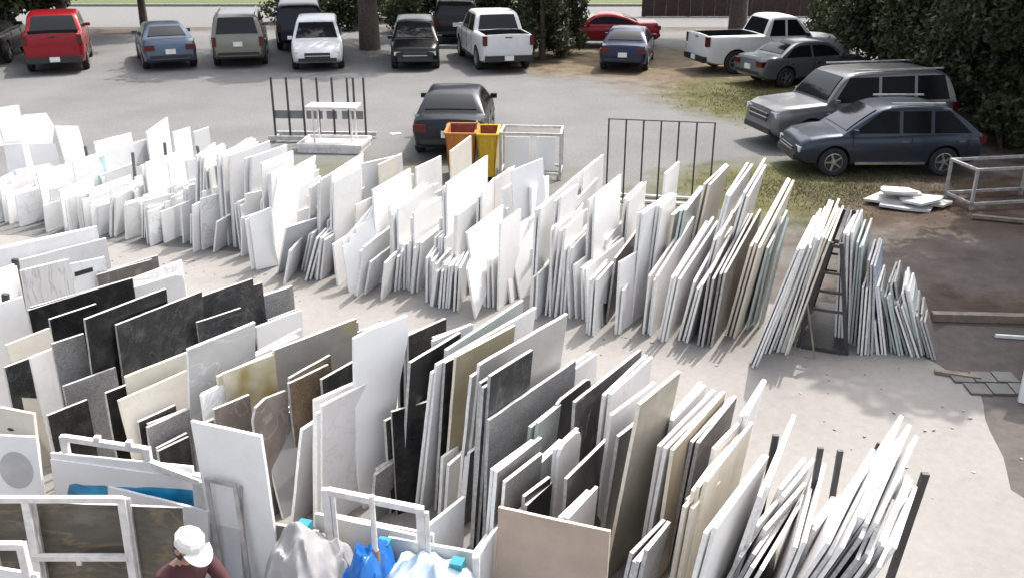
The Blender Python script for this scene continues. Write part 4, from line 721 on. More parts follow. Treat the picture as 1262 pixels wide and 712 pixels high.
# flat pile of offcuts
for i, (cx, cy, z, r1, r2, a, l) in enumerate([(7.5, 17.1, .03, .75, .55, 10, 'largest white offcut at the bottom of the pile by grey hatchback'), (7.35, 17.2, .09, .62, .42, -12, 'white offcut lying on the largest in the pile'), (7.75, 17.0, .15, .5, .4, 25, 'grey white offcut in the middle of the pile'), (7.45, 17.3, .21, .55, .3, 5, 'long pale offcut near the top of the pile'), (7.3, 17.15, .27, .4, .26, -20, 'topmost pale offcut on the pile'), (8.15, 17.05, .05, .32, .22, 40, 'small pale offcut at the right of the pile')]):
    k = 6; an = sorted((q + rs.uniform(-.35, .35)) * 2 * math.pi / k for q in range(k)); pl = roughen([(r1 * rs.uniform(.65, 1.15) * math.cos(q), r2 * rs.uniform(.65, 1.15) * math.sin(q)) for q in an], 0, rs)
    V_, F_, mi = slab_geo(pl, .045); me = bpy.data.meshes.new('stone_offcut'); me.from_pydata([(x, z_, y) for x, y, z_ in V_], [], F_); b_ = bmesh.new(); b_.from_mesh(me); bmesh.ops.recalc_face_normals(b_, faces=b_.faces); b_.to_mesh(me); b_.free()
    o = link('stone_offcut', me, ST['PB' if i % 2 else 'LGS'], loc=(cx, cy, z)); o.rotation_euler = (R(rs.uniform(-3, 3)), R(rs.uniform(-3, 3)), R(a)); tag(o, l, 'offcut', 'pile of pale offcuts on the grass')
# timbers, rod, paving slabs, wall at right
o = MB().bar((5.75, 11.72, .06), (7.6, 11.6, .06), .12, .11).build('timber_beam', WOODM); tag(o, 'long weathered timber beam lying at the edge of the asphalt', 'beam')
o = MB().bar((8.4, 16.3, .05), (10.3, 15.6, .05), .1, .06).build('timber_plank', WOODM); tag(o, 'weathered plank lying below the box frame at right edge', 'plank')
o = MB().bar((6.35, 11.15, .03), (6.95, 11.05, .03), .04).build('white_rod', WHITE); tag(o, 'short white rod lying beside the pale wall', 'rod')
for i in range(3):
    for j in range(2):
        q = simple('paver_grey%d%d' % (i, j), (.12 + .02 * i, .118 + .02 * i, .115 + .02 * i), .8); x, y = 5.38 + i * .26 + j * .06, 9.98 - j * .3
        o = MB().box((0, 0, .014), (.24, .26, .024)).build('paving_tile', q, loc=(x, y, .006)); o.rotation_euler = (0, 0, R(-6 + 2 * rs.random())); tag(o, '%s tile from the left in the %s row of grey tiles on the asphalt' % (ORD[i], ['far', 'near'][j]), 'tile', 'grey tiles lying on the asphalt')
o = MB().bar((5.12, 10.12, .03), (5.6, 9.95, .03), .09, .04).build('timber_plank', WOODM); tag(o, 'short pale plank lying left of the grey tiles', 'plank')
e = empty('pale_wall', (5.83, 9.36, .0), R(52), 'low pale painted wall end at the right edge of the yard', 'wall')
MB().box((1.6, 0, .35), (3.2, .14, .7)).build('wall_panel', WHITE, e); MB().box((1.6, 0, .73), (3.3, .2, .06)).build('coping', STEEL_W, e); MB().box((.04, -.006, .35), (.07, .18, .68)).build('corner_trim', STEEL_W, e)
o = MB().box((0, 0, .006), (.26, .18, .008)).build('paper_scrap', WHITE, loc=(-2.95, 23.4, .004)); o.rotation_euler = (0, 0, .4); tag(o, 'white scrap lying on the gravel left of the black saloon', 'scrap')
o = MB().box((0, 0, .07), (1.5, .18, .14)).build('wheel_stop', KERB, loc=(-2.45, 39.6, 0)); tag(o, 'pale concrete wheel stop behind the black van', 'wheel stop')

# ------------------------------------------------------------------ foreground frames, tarpaulins, bucket, poles
e = empty('metal_frame', (-3.86, 6.98, .004), 0, 'bare galvanised frame around the blue film slab', 'frame')
P0, P1, P2 = Vector((0, 0, 0)), Vector((.79, -.2, 0)), Vector((1.35, -.51, 0)); Zv = Vector((0, 0, 1))
for p, h in ((P0, 1.0), (P1, 1.0), (P2, .88)):
    MB().bar(p, p + Zv * h, .055).build('post', STEEL_W, e); MB().bar(p, p + Vector((.1, .45, 0)) + Zv * .05, .05).build('foot', STEEL_W, e)
bars(e, 'top_rail', [(P0 + Zv * .98, P1 + Zv * .98), (P1 + Zv * .86, P2 + Zv * .86)], .05, STEEL_W); bars(e, 'lower_rail', [(P0 + Zv * .5, P1 + Zv * .5), (P1 + Zv * .45, P2 + Zv * .45), (P0 + Zv * .08, P1 + Zv * .08)], .045, STEEL_W)
for t in (.42, .8): MB().box(P0.lerp(P1, t) + Zv * 1.025, (.05, .05, .035)).build('bracket', STEEL_W, e)
e = empty('metal_frame', (-3.74, 6.06, .004), 0, 'lower galvanised frame in front of the dark veined slab', 'frame')
for x in (-.42, 0, .74):
    MB().bar((x + .03, -.12, 0), (x, .0, 1.0), .06, .045).build('post', STEEL_W, e); MB().bar((x + .07, -.1, 0), (x + .04, .02, .98), .03, .03).build('brace', STEEL, e)
bars(e, 'rail', [((-.42, -.0, .985), (0, 0, .985)), ((0, 0, .985), (.74, 0, .985)), ((.0, -.075, .5), (.74, -.075, .5)), ((-.4, -.1, .12), (.76, -.1, .12))], .045, STEEL_W); MB().bar((.36, -.08, .44), (.36, -.08, .5), .04).build('bracket', STEEL_W, e)
e = empty('metal_frame', (-3.95, 5.5, .004), 0, 'small galvanised frame corner at the bottom left', 'frame')
for x in (0, .45): MB().bar((x + .02, -.05, 0), (x, .0, 1.0), .055).build('post', STEEL_W, e)
MB().bar((0, 0, .98), (.45, 0, .98), .05).build('rail', STEEL_W, e)
e = empty('metal_frame', (-2.43, 6.33, .004), 0, 'grey steel frame corner before the blank white sheet', 'frame')
for p in ((0, 0), (.25, -.09)):
    MB().bar((p[0] + .02, p[1], 0), (*p, 1.0), .03).build('post', STEEL, e)
MB().bar((0, 0, .99), (.25, -.09, .99), .03).build('rail', STEEL, e)
MB().bar((.2, .0, 0), (.285, -.06, .96), .022).build('brace', STEEL, e)
e = empty('metal_frame', (-1.42, 6.03, .004), 0, 'pale worn frame behind the blue tarpaulin', 'frame')
for p in ((0, 0), (.74, -.24)):
    MB().bar((p[0] + .01, p[1], 0), (*p, 1.1), .06, .05).build('post', STEEL_W, e); MB().bar((p[0] + .06, p[1] - .01, 0), (p[0] + .05, p[1], 1.06), .03).build('brace', STEEL_W, e); MB().bar((*p, .04), (p[0], p[1] - .5, .04), .05).build('foot', STEEL_W, e)
MB().bar((.02, 0, 1.08), (.74, -.24, 1.08), .05).build('top_rail', STEEL_W, e); MB().bar((0, 0, .1), (.74, -.24, .1), .05).build('lower_rail', STEEL_W, e)
e = empty('metal_frame', (-.27, 5.72, .004), 0, 'short frame post with feet at the end of low slabs', 'frame'); MB().bar((0, 0, 0), (0, 0, .72), .05).build('post', STEEL_W, e); MB().bar((0, .2, .03), (0, -.2, .03), .05).build('foot', STEEL_W, e)
for i, (c, l) in enumerate([((-1.63, 6.1, .70), 'teal clip at the left end of low slabs'), ((-.98, 5.9, .68), 'teal clip in the middle of low slabs'), ((-.41, 5.74, .62), 'blue clip at the right end of low slabs')]):
    e = empty('plastic_clip', c, R(-16), l, 'clip', 'plastic clips on the low slabs'); MB().box((0, 0, 0), (.1, .1, .09)).build('body', TEAL, e); MB().box((0, -.055, -.05), (.11, .02, .06)).build('jaw', TEAL, e)
def cloth(name, label, mat, c, rx, ry, h, seed, rot=0, peak=(0, 0), sharp=1.3, fold=.12, n=70):
    V = []; F = []
    for i in range(n + 1):
        for j in range(n + 1):
            u, v = i / n * 2 - 1, j / n * 2 - 1
            d = min(1, math.hypot(u - peak[0], v - peak[1])); a = math.atan2(v - peak[1], u - peak[0])
            z = h * max(0, 1 - d ** sharp)
            rd = lambda k, o: 1 - 2 * abs(noise.noise(Vector((u * k + seed + .5 * v, v * k * .6 + o, seed))))
            z += fold * (.5 * rd(1.7, 1.) + .28 * rd(3.4, 4.) - .35) * (.35 + .65 * min(1, z / max(.01, h) * 2)) + .02 * noise.noise(Vector((u * 9, v * 9, seed)))
            V.append((u * rx * (1 + .12 * noise.noise(Vector((v * 3, seed, 0)))), v * ry * (1 + .12 * noise.noise(Vector((u * 3, seed, 5)))), max(.008, z)))
    for i in range(n):
        for j in range(n): a = i * (n + 1) + j; F.append((a, a + n + 1, a + n + 2, a + 1))
    m = MB(); m.add(V, F); o = m.build(name, mat, smooth=50, loc=c); o.rotation_euler = (0, 0, R(rot)); md = o.modifiers.new('thickness', 'SOLIDIFY'); md.thickness = .004; return tag(o, label, 'tarpaulin')
cloth('tarpaulin', 'crumpled grey plastic sheet heaped beside the low slabs', TARP_G, (-1.52, 5.6, .004), .5, .62, .84, 3., 10, (.05, .25), 2.0, .42)
cloth('tarpaulin', 'bright blue tarpaulin hung behind the wooden pole', TARP_B, (-1.12, 5.5, .01), .24, .5, .82, 9., -14, (.05, .3), 2.6, .3)
cloth('tarpaulin', 'pale blue plastic sheet spread at the bottom centre', TARP_L, (-.5, 5.42, .01), .62, .6, .68, 15., -14, (-.3, .3), 2.4, .22)
e = empty('wooden_pole', (-1.0, 5.62, .004), 0, 'wooden pole with white upper half before the blue tarpaulin', 'pole')
MB().tube([(0, 0, 0), (.0, 0, .85)], [.038, .03], 10).build('lower_pole', simple('brown_wood', (.3, .17, .09), .7, var=.3, scale=8.), e, smooth=50); MB().tube([(0, 0, .851), (.0, .0, 1.32)], [.022, .02], 10).build('upper_pole', STEEL_W, e, smooth=50)
e = empty('plastic_bucket', (-1.32, 5.42, .12), 0, 'pale plastic bucket between the grey and blue tarpaulins', 'bucket')
MB().lathe([(.0, .01), (.1, .01), (.125, .34), (.14, .345), (.14, .36), (.12, .36), (.1, .03), (0, .03)], 20).build('pail', BUCKET, e, smooth=40); MB().tube([(-.135, 0, .34), (-.1, -.05, .44), (0, -.08, .5), (.1, -.05, .44), (.135, 0, .34)], .006, 6).build('handle', STEEL, e)

# ------------------------------------------------------------------ cars
def interp(t, x):
    if x <= t[0][0]: return t[0][1]
    for (a, b), (c, d) in zip(t, t[1:]):
        if x <= c: return b + (d - b) * ((x - a) / (c - a) if c > a else 0)
    return t[-1][1]
SPEC = {
 'sedan': dict(L=4.6, W=1.78, H=1.43, r=.32, ax=(.60, -.58), top=[(-1, .55), (-.985, .84), (-.95, .95), (-.70, .99), (-.55, .95), (.3, .92), (.42, .94), (.75, .85), (.93, .74), (.985, .6), (1, .5)], cab=(.44, .12, -.40, -.72), zb=.93, wr=.66, nwin=2),
 'coupe': dict(L=4.8, W=1.9, H=1.36, r=.35, ax=(.62, -.58), top=[(-1, .55), (-.985, .9), (-.94, 1.02), (-.70, 1.02), (-.5, .96), (.3, .93), (.42, .95), (.75, .9), (.93, .8), (.985, .65), (1, .5)], cab=(.36, .08, -.30, -.72), zb=.94, wr=.64, nwin=1),
 'suv': dict(L=5.1, W=2.0, H=1.88, r=.38, ax=(.61, -.56), top=[(-1, .6), (-.99, 1.0), (-.97, 1.14), (-.9, 1.16), (.36, 1.13), (.46, 1.16), (.85, 1.08), (.96, .98), (.99, .75), (1, .6)], cab=(.47, .23, -.86, -.97), zb=1.13, wr=.76, nwin=3),
 'hatch': dict(L=4.45, W=1.85, H=1.64, r=.34, ax=(.60, -.58), top=[(-1, .6), (-.985, .9), (-.96, 1.02), (-.85, 1.06), (.2, 1.0), (.48, 1.0), (.7, .95), (.86, .88), (.94, .78), (.98, .66), (1, .52)], cab=(.54, .10, -.60, -.95), zb=1.0, wr=.70, nwin=3),
 'van': dict(L=4.9, W=1.92, H=1.76, r=.33, ax=(.64, -.58), top=[(-1, .6), (-.99, .9), (-.97, 1.02), (.5, .99), (.62, 1.01), (.8, .93), (.93, .8), (.985, .62), (1, .5)], cab=(.66, .27, -.84, -.97), zb=.99, wr=.74, nwin=3),
 'pickup': dict(L=5.6, W=2.0, H=1.9, r=.39, ax=(.62, -.60), top=[(-1, .62), (-.995, 1.2), (-.985, 1.3), (-.2, 1.3), (-.18, 1.24), (.30, 1.2), (.40, 1.22), (.82, 1.14), (.95, 1.02), (.99, .8), (1, .62)], cab=(.41, .20, -.14, -.25), zb=1.22, wr=.76, nwin=2, bed=(-.965, -.28)),
 'crew': dict(L=5.7, W=2.0, H=1.92, r=.4, ax=(.62, -.60), top=[(-1, .62), (-.995, 1.2), (-.985, 1.3), (-.38, 1.3), (-.36, 1.24), (.34, 1.2), (.44, 1.22), (.82, 1.14), (.95, 1.02), (.99, .8), (1, .62)], cab=(.45, .22, -.30, -.41), zb=1.22, wr=.76, nwin=2, bed=(-.965, -.44)),
 'avalanche': dict(L=5.6, W=2.03, H=1.93, r=.4, ax=(.60, -.58), top=[(-1, .62), (-.99, 1.2), (-.98, 1.36), (-.6, 1.37), (-.35, 1.26), (.34, 1.2), (.44, 1.22), (.82, 1.14), (.95, 1.02), (.99, .8), (1, .62)], cab=(.45, .22, -.34, -.56), zb=1.22, wr=.78, nwin=2, bed=(-.96, -.6)),
}
WHEEL = {}
def wheel_mesh(r):
    if r not in WHEEL:
        t = MB(); t.lathe([(r * .64, -.1), (r * .9, -.11), (r * .985, -.085), (r, -.05), (r, .05), (r * .985, .085), (r * .9, .11), (r * .64, .1), (r * .64, -.1)], 28, 'y')
        m = MB(); m.lathe([(r * .66, -.095), (r * .66, .095), (r * .6, .1), (r * .58, .06), (.0, .055)], 28, 'y'); m.lathe([(r * .17, .05), (r * .17, .1), (0, .105)], 14, 'y')
        for k in range(5):
            a = 2 * math.pi * k / 5; m.bar((r * .1 * math.cos(a), .085, r * .1 * math.sin(a)), (r * .6 * math.cos(a), .09, r * .6 * math.sin(a)), .05, .03)
        dk = MB(); dk.lathe([(r * .58, .062), (r * .2, .062)], 28, 'y')
        WHEEL[r] = (t.mesh('tyre', 40), m.mesh('rim', 40), dk.mesh('brake_gap'))
        for me, mt in zip(WHEEL[r], (TYRE, RIM, TRIM)): me.materials.append(mt)
    return WHEEL[r]
def car(name, label, kind, x, y, rz, mat, cat='car', sc=1., lit=None, rails=False, dark_bumper=False, group='parked vehicles', plate_front=False, emblem=False, H=None, W=None):
    S_ = SPEC[kind]; l, w_, h, r = S_['L'] / 2, (W or S_['W']) / 2, H or S_['H'], S_['r']
    root = empty(name, (x, y, .004), R(rz), label, cat, group); root.scale = (sc, sc, sc)
    wid = [(-1, .80), (-.97, .90), (-.9, .955), (-.6, .99), (0, 1), (.6, .99), (.85, .95), (.95, .86), (1, .70)]
    xs = sorted(set([-1, -.995, -.99, -.985, -.97, -.95, -.92] + [i / 20 - .9 for i in range(0, 37)] + [.92, .95, .97, .985, .99, 1] + [a for a, b in S_['top']]))
    V = []; F = []; k = 17; pkk = kind in ('pickup', 'crew', 'avalanche')
    for t in xs:
        zt = interp(S_['top'], t); e_ = abs(t); zb = .24 + (.14 * ((e_ - .8) / .2) ** 2 if e_ > .8 else 0); zb = min(zb + r - .32, zt - .12); ww = w_ * interp(wid, t); hgt = zt - zb
        half = [(ww * .84, zb), (ww * .95, zb + .05), (ww * .975, zb + .28 * hgt), (ww, zb + .58 * hgt), (ww * .985, zb + .74 * hgt), (ww * .955, zt - .06), (ww * .90, zt - .012), (ww * .7, zt + .004)]
        ring = half + [(0, zt + .018)] + [(-a, b) for a, b in reversed(half)]
        V += [(t * l, a, b) for a, b in ring]
    for i in range(len(xs) - 1):
        for j in range(k): F.append((i * k + j, i * k + (j + 1) % k, (i + 1) * k + (j + 1) % k, (i + 1) * k + j))
    F.append(tuple(range(k - 1, -1, -1))); F.append(tuple((len(xs) - 1) * k + j for j in range(k)))
    hull = MB(); hull.add(V, F); me = hull.mesh('hull', 32); me.materials.append(mat); me.materials.append(WELL); o = link('body', me)
    cut = MB()
    for a in S_['ax']:
        for s in (-1, 1): 
            m_ = MB(); yc = s * (w_ - .1); m_.lathe([(0, -.2), (r + .05, -.2), (r + .05, .2), (0, .2)], 26, 'y', (a * l, yc, r + .02)); cut.add(m_.v, m_.f)
    if 'bed' in S_: b0, b1 = S_['bed']; zt = interp(S_['top'], -.7) ; cut.box(((b0 + b1) / 2 * l, 0, zt + .02), ((b1 - b0) * l, w_ * 1.62, .95))
    cme = cut.mesh('cut'); bmx = bmesh.new(); bmx.from_mesh(cme); bmesh.ops.remove_doubles(bmx, verts=bmx.verts, dist=.0005); bmesh.ops.recalc_face_normals(bmx, faces=bmx.faces); bmx.to_mesh(cme); bmx.free()
    co = link('cutter', cme, [mat, WELL]); cme.polygons.foreach_set('material_index', [1] * len(cme.polygons))
    md = o.modifiers.new('b', 'BOOLEAN'); md.operation = 'DIFFERENCE'; md.object = co; md.solver = 'EXACT'
    dg = bpy.context.evaluated_depsgraph_get(); nm = bpy.data.meshes.new_from_object(o.evaluated_get(dg)); bpy.data.objects.remove(o); bpy.data.objects.remove(co)
    # cabin joined to the same shell
    xA, xB, xC, xD = [q * l for q in S_['cab']]; zb = S_['zb'] - .06; wb = w_ * .93; wr = w_ * S_['wr']; belt = S_['zb']
    def yw(z): return wb - (wb - wr) * (z - belt) / (h - belt)
    hz = h - belt; arc = .05 if kind in ('hatch', 'sedan', 'coupe') else .025
    def seg(a, b, n_, bulge):      # a slightly bowed run of points from a to b
        d = Vector((b[0] - a[0], b[1] - a[1])); nn_ = Vector((-d.y, d.x)).normalized()
        nn_ = nn_ if nn_.y > 0 else -nn_
        return [(a[0] + d.x * t + nn_.x * bulge * 4 * t * (1 - t), a[1] + d.y * t + nn_.y * bulge * 4 * t * (1 - t)) for t in [q / n_ for q in range(n_ + 1)]]
    zc, zf = h - arc * 1.1, h - arc * .9
    rear = seg((xD, belt - .04), (xC, zc), 7, .035 if not pkk else .01); roof = seg((xC, zc), (xB, zf), 9, arc); front = seg((xB, zf), (xA, belt - .04), 7, .03)
    prof = rear + roof[1:] + front[1:]
    for _ in range(2):             # soften the roof corners
        prof = [prof[0]] + [((a[0] + 2 * b[0] + c_[0]) / 4, (a[1] + 2 * b[1] + c_[1]) / 4) for a, b, c_ in zip(prof, prof[1:], prof[2:])] + [prof[-1]]
    V = []; F = []
    for px, pz in prof:
        f = min(.13, max(.004, (pz - zb) * .3)); ys, zs = yw(pz - f), pz - f
        half = [(yw(zb), zb), (ys, zs)] + [(ys - .13 * (1 - math.cos(q)) * (f / .13), zs + f * math.sin(q)) for q in (R(22), R(45), R(68))] + [(ys - .16 * f / .13 - .06, pz + .0), (ys * .45, pz + .012)]
        V += [(px, a, b) for a, b in half + [(-a, b) for a, b in reversed(half)]]
    k = 14
    for i in range(len(prof) - 1):
        for j in range(k): F.append((i * k + j, i * k + (j + 1) % k, (i + 1) * k + (j + 1) % k, (i + 1) * k + j))
    F.append(tuple(range(k - 1, -1, -1))); F.append(tuple((len(prof) - 1) * k + j for j in range(k)))
    cb = MB(); cb.add(V, F); cme = cb.mesh('cab', 48)
    bmx = bmesh.new(); bmx.from_mesh(nm); bmx.from_mesh(cme); bmx.to_mesh(nm); bmx.free(); nm.set_sharp_from_angle(angle=R(40))
    nm.name = 'body'; body = link('body', nm, None, root)
    if len(nm.materials) == 0: nm.materials.append(mat); nm.materials.append(WELL)
    def strip(n, pts, inset, par=root):   # curved glass following the cabin profile
        m = MB(); P = []
        for a, (px, pz) in enumerate(pts):
            q0, q1 = pts[max(a - 1, 0)], pts[min(a + 1, len(pts) - 1)]; d = Vector((q1[0] - q0[0], q1[1] - q0[1])); nn_ = Vector((-d.y, d.x)).normalized(); nn_ = nn_ if nn_.y > 0 else -nn_
            yy = yw(pz) - inset - .05
            for o_ in (.022, -.03):
                for s_ in (1, .5, 0, -.5, -1): P.append((px + nn_.x * o_, yy * s_, pz + nn_.y * o_ + .008 * (1 - s_ * s_)))
        F = []; n2 = len(pts)
        for a in range(n2 - 1):
            for b in range(4):
                F.append((a * 10 + b, a * 10 + b + 1, a * 10 + 11 + b, a * 10 + 10 + b)); F.append((a * 10 + 5 + b, a * 10 + 15 + b, a * 10 + 16 + b, a * 10 + 6 + b))
            F.append((a * 10, a * 10 + 10, a * 10 + 15, a * 10 + 5)); F.append((a * 10 + 4, a * 10 + 9, a * 10 + 19, a * 10 + 14))
        for a in (0, n2 - 1):
            for b in range(4): F.append((a * 10 + b, a * 10 + 5 + b, a * 10 + 6 + b, a * 10 + 1 + b))
        m.add(P, F); return m.build(n, GLASS, par, smooth=40)
    # glass
    def panel(n, P, mt=GLASS, off=.012, par=root):
        P = [Vector(p) for p in P]; nn = (P[1] - P[0]).cross(P[2] - P[0]).normalized(); c = sum(P, Vector()) / len(P)
        if nn.dot(c - Vector((0, 0, .9))) < 0: nn = -nn
        A = [p + nn * off for p in P]; B = [p - nn * .03 for p in P]; q = len(P); m = MB(); m.add(A + B, [tuple(range(q)), tuple(range(2 * q - 1, q - 1, -1))] + [(i, i + q, (i + 1) % q + q, (i + 1) % q) for i in range(q)]); return m.build(n, mt, par)
    def fr(z, a, b): return a + (b - a) * (z - belt + .04) / (h - .03 - belt + .04)
    strip('windscreen', [p for p in prof if p[0] > xB - .02 and belt + .02 < p[1] < h - .09], .06); strip('rear_window', [p for p in prof if p[0] < xC + .02 and belt + .05 < p[1] < h - .1], .1)
    for s in (-1, 1):
        z0, z1 = belt + .02, h - .13; f0, f1 = fr(z0, xA, xB) - .16, fr(z1, xA, xB) - .12; r0, r1 = fr(z0, xD, xC) + .18, fr(z1, xD, xC) + .12; nw = S_['nwin']
        cuts = {1: [0, 1], 2: [0, .52, 1], 3: [0, .36, .7, 1]}[nw]
        for a, b in zip(cuts, cuts[1:]):
            ga, gb = (.0 if a == 0 else .045), (.0 if b == 1 else .045); L0, L1 = r0 - f0, r1 - f1
            xm = lambda t, z: (f0 + L0 * t) if z == z0 else (f1 + L1 * t)
            mid = lambda t, z: xm(t, z) if t in (0, 1) else (f1 + f0) / 2 + ((r0 + r1) / 2 - (f0 + f1) / 2) * t
            panel('side_window', [(mid(a, z0) - ga, s * yw(z0), z0), (mid(a, z1) - ga, s * yw(z1), z1), (mid(b, z1) + gb, s * yw(z1), z1), (mid(b, z0) + gb, s * yw(z0), z0)], GLASS_S, off=.008)
        # mirror, handles, seams
        m = MB(); xm_ = f0 - .04; m.box((xm_, s * (w_ * .95 + .06), belt + .07), (.09, .17, .11)); m.build('mirror', TRIM if dark_bumper else mat, root)
        dx = [f0 - .02, (f0 + r0) / 2] + ([r0 + .05] if nw > 1 else [])
        for q in dx: MB().box((q, s * (w_ * .99), (belt + .45) / 2 + .05), (.008, .012, belt - .55)).build('door_seam', TRIM, root)
        for q in dx[1:]: MB().box((q + .18, s * (w_ * .99), belt - .16), (.16, .035, .03)).build('door_handle', TRIM if dark_bumper else CHROME, root)
        MB().box((0, s * (w_ * .965), .30 + r - .32), (l * .75, .05, .06)).build('sill', CHROME if kind == 'hatch' else TRIM, root)
        if rails: MB().bar((xB - .2, s * (wr - .06), h + .03), (xC + .1, s * (wr - .06), h + .03), .035).build('roof_rail', STEEL if not dark_bumper else TRIM, root)
    # wheels
    tm, rm, gm = wheel_mesh(r)
    for a in S_['ax']:
        for s in (-1, 1):
            we = link('wheel', tm, None, root, (a * l, s * (w_ - .12), r)); we.rotation_euler = (0, 0, 0 if s > 0 else math.pi); link('rim', rm, None, we); link('brake_gap', gm, None, we)
    # ends
    tz = interp(S_['top'], -.96); bz = .42 + r - .32
    pk = kind in ('pickup', 'crew', 'avalanche'); tall = kind in ('suv', 'van') or pk
    for s in (-1, 1):
        if tall: MB().box((-l * .975, s * w_ * .85, tz - .2), (.14, w_ * .15, .32)).build('tail_light', TAIL, root)
        else: MB().box((-l * .965, s * w_ * .73, tz - .15), (.2, w_ * .36, .17)).build('tail_light', TAIL, root)
        fz = interp(S_['top'], .96); MB().box((l * .938, s * w_ * .69, fz - .09), (.16, w_ * .30, .13)).build('headlight', HEADL, root)
    MB().box((-l - .0, 0, bz + (.0 if pk else .05)), (.14 if pk else .05, w_ * (1.72 if pk else 1.5), .2 if pk else .1)).build('rear_bumper', TRIM, root)
    MB().box((l - .06, 0, bz - .02), (.16, w_ * 1.42, .13)).build('front_bumper', TRIM, root)
    fz = interp(S_['top'], .97); MB().box((l * .985, 0, fz - .12), (.08, w_ * .95, .2 if tall else .12)).build('grille', TRIM, root); MB().box((l * .985 + .02, 0, fz - .12), (.06, w_ * .97, .03)).build('grille_bar', CHROME, root)
    pz = (bz + .02) if (pk) else (tz - .28 if not kind == 'van' else tz - .1); MB().box((-l - (.075 if pk else .0) - .01, 0, pz), (.03, .32, .16)).build('licence_plate', PLATE, root)
    if plate_front: MB().box((l + .065, 0, bz), (.02, .32, .15)).build('licence_plate', PLATE, root)
    if pk: MB().box((-l * .99, 0, tz - .1), (.03, .26, .05)).build('tailgate_handle', TRIM, root)
    if emblem: m = MB(); m.lathe([(0, -.01), (.045, -.01), (.045, .01), (0, .01)], 16, 'y'); q = m.build('emblem', CHROME, root, loc=(-l * .985, 0, tz - .07)); q.rotation_euler = (0, 0, R(90))
    if kind in ('sedan', 'coupe'): MB().box((-l * .98, 0, tz - .14), (.02, w_ * .75, .01)).build('boot_seam', TRIM, root)
    return root
P_ = dict(red=paint('red_car_paint', (.24, .008, .014)), redc=paint('crimson_paint', (.22, .008, .014)), blue=paint('blue_grey_paint', (.09, .12, .17), .5), tan=paint('beige_paint', (.19, .18, .15), .5), navy=paint('navy_paint', (.01, .012, .025)), white=paint('white_car_paint', (.62, .62, .62), 0.), black=paint('black_car_paint', (.006, .006, .007)), dblue=paint('dark_blue_paint', (.008, .014, .045)), silver=paint('silver_paint', (.2, .215, .22), .6), grey=paint('grey_paint', (.16, .16, .165), .5), slate=paint('slate_paint', (.036, .046, .062), .5), dgrey=paint('dark_grey_paint', (.018, .019, .02)), saloon=paint('black_blue_paint', (.006, .008, .013)))
car('parked_suv', 'dark grey vehicle cut by the left edge beside the red truck', 'suv', -20.1, 36.8, 105, P_['dgrey'])
car('parked_pickup', 'red pickup truck seen from behind at the far left', 'avalanche', -16.75, 35.4, 111, P_['red'], 'truck')
car('parked_car', 'blue grey saloon seen from behind right of the red truck', 'sedan', -13.0, 35.8, 114, P_['blue'], sc=1.06)
car('parked_suv', 'beige sport utility vehicle seen from behind', 'suv', -10.35, 36.6, 103, P_['tan'], rails=True, W=1.92)
car('parked_suv', 'dark navy vehicle half hidden behind the white minivan', 'suv', -9.0, 41.0, 102, P_['navy'])
car('parked_van', 'white minivan facing the camera', 'van', -7.25, 35.8, -80, P_['white'], 'van', H=1.62, W=1.86)
car('parked_van', 'black minivan facing the camera', 'van', -3.62, 35.9, -85, P_['black'], 'van', H=1.58, W=1.75)
car('parked_suv', 'dark vehicle behind the black minivan and white pickup', 'suv', -2.5, 43.0, 94, P_['black'])
car('parked_pickup', 'white crew cab pickup seen from behind', 'crew', -.75, 35.9, 103, P_['white'], 'truck', W=1.95)
car('parked_car', 'low red sports coupe side on beyond the dark blue saloon', 'coupe', 3.75, 40.6, 178, P_['redc'])
car('parked_car', 'small dark blue saloon seen from behind', 'sedan', 4.3, 35.3, 78, P_['dblue'], sc=.97)
car('parked_pickup', 'white single cab pickup side on at the right', 'pickup', 9.2, 34.2, 12, P_['white'], 'truck', dark_bumper=True)
car('parked_car', 'silver saloon between the white pickup and grey utility vehicle', 'sedan', 9.7, 31.4, 20, P_['silver'], sc=.97)
car('parked_suv', 'grey sport utility vehicle facing left at the right', 'suv', 8.2, 22.75, 192, P_['grey'], rails=True, sc=.93)
car('parked_car', 'slate grey hatchback facing left nearest the camera', 'hatch', 7.95, 20.05, 181, P_['slate'], rails=True, sc=.89)
car('parked_car', 'black saloon parked behind the orange skip', 'sedan', -1.35, 22.75, 88, P_['saloon'], emblem=True, sc=.96)

# ------------------------------------------------------------------ trees and shrubs
def leaves(name, blobs, per, size, mat, parent, seed, flat=.5, shell=.55):
    """many leaf faces spread through overlapping clumps"""
    g = np.random.default_rng(seed); C = []; 
    for (cx, cy, cz, rx, ry, rz_), k in zip(blobs, per):
        d = g.normal(size=(k, 3)); d /= np.linalg.norm(d, axis=1)[:, None]; rad = shell + (1 - shell) * g.random((k, 1)) ** .6
        rad *= 1 + .18 * np.sin(d[:, :1] * 5 + seed) * np.cos(d[:, 1:2] * 6)
        C.append(np.array([cx, cy, cz]) + d * rad * np.array([rx, ry, rz_]))
    C = np.concatenate(C); n = len(C)
    a = g.normal(size=(n, 3)); a /= np.linalg.norm(a, axis=1)[:, None]; b = np.cross(a, g.normal(size=(n, 3))); b /= np.linalg.norm(b, axis=1)[:, None]; s = size * (.6 + .8 * g.random((n, 1)))
    V = np.stack([C - a * s, C + b * s * flat, C + a * s, C - b * s * flat], 1).reshape(-1, 3)
    me = bpy.data.meshes.new(name); me.vertices.add(4 * n); me.vertices.foreach_set('co', V.ravel()); me.loops.add(4 * n); me.loops.foreach_set('vertex_index', np.arange(4 * n)); me.polygons.add(n); me.polygons.foreach_set('loop_start', np.arange(n) * 4); me.polygons.foreach_set('loop_total', np.full(n, 4)); me.update(calc_edges=True)
    return link(name, me, mat, parent)
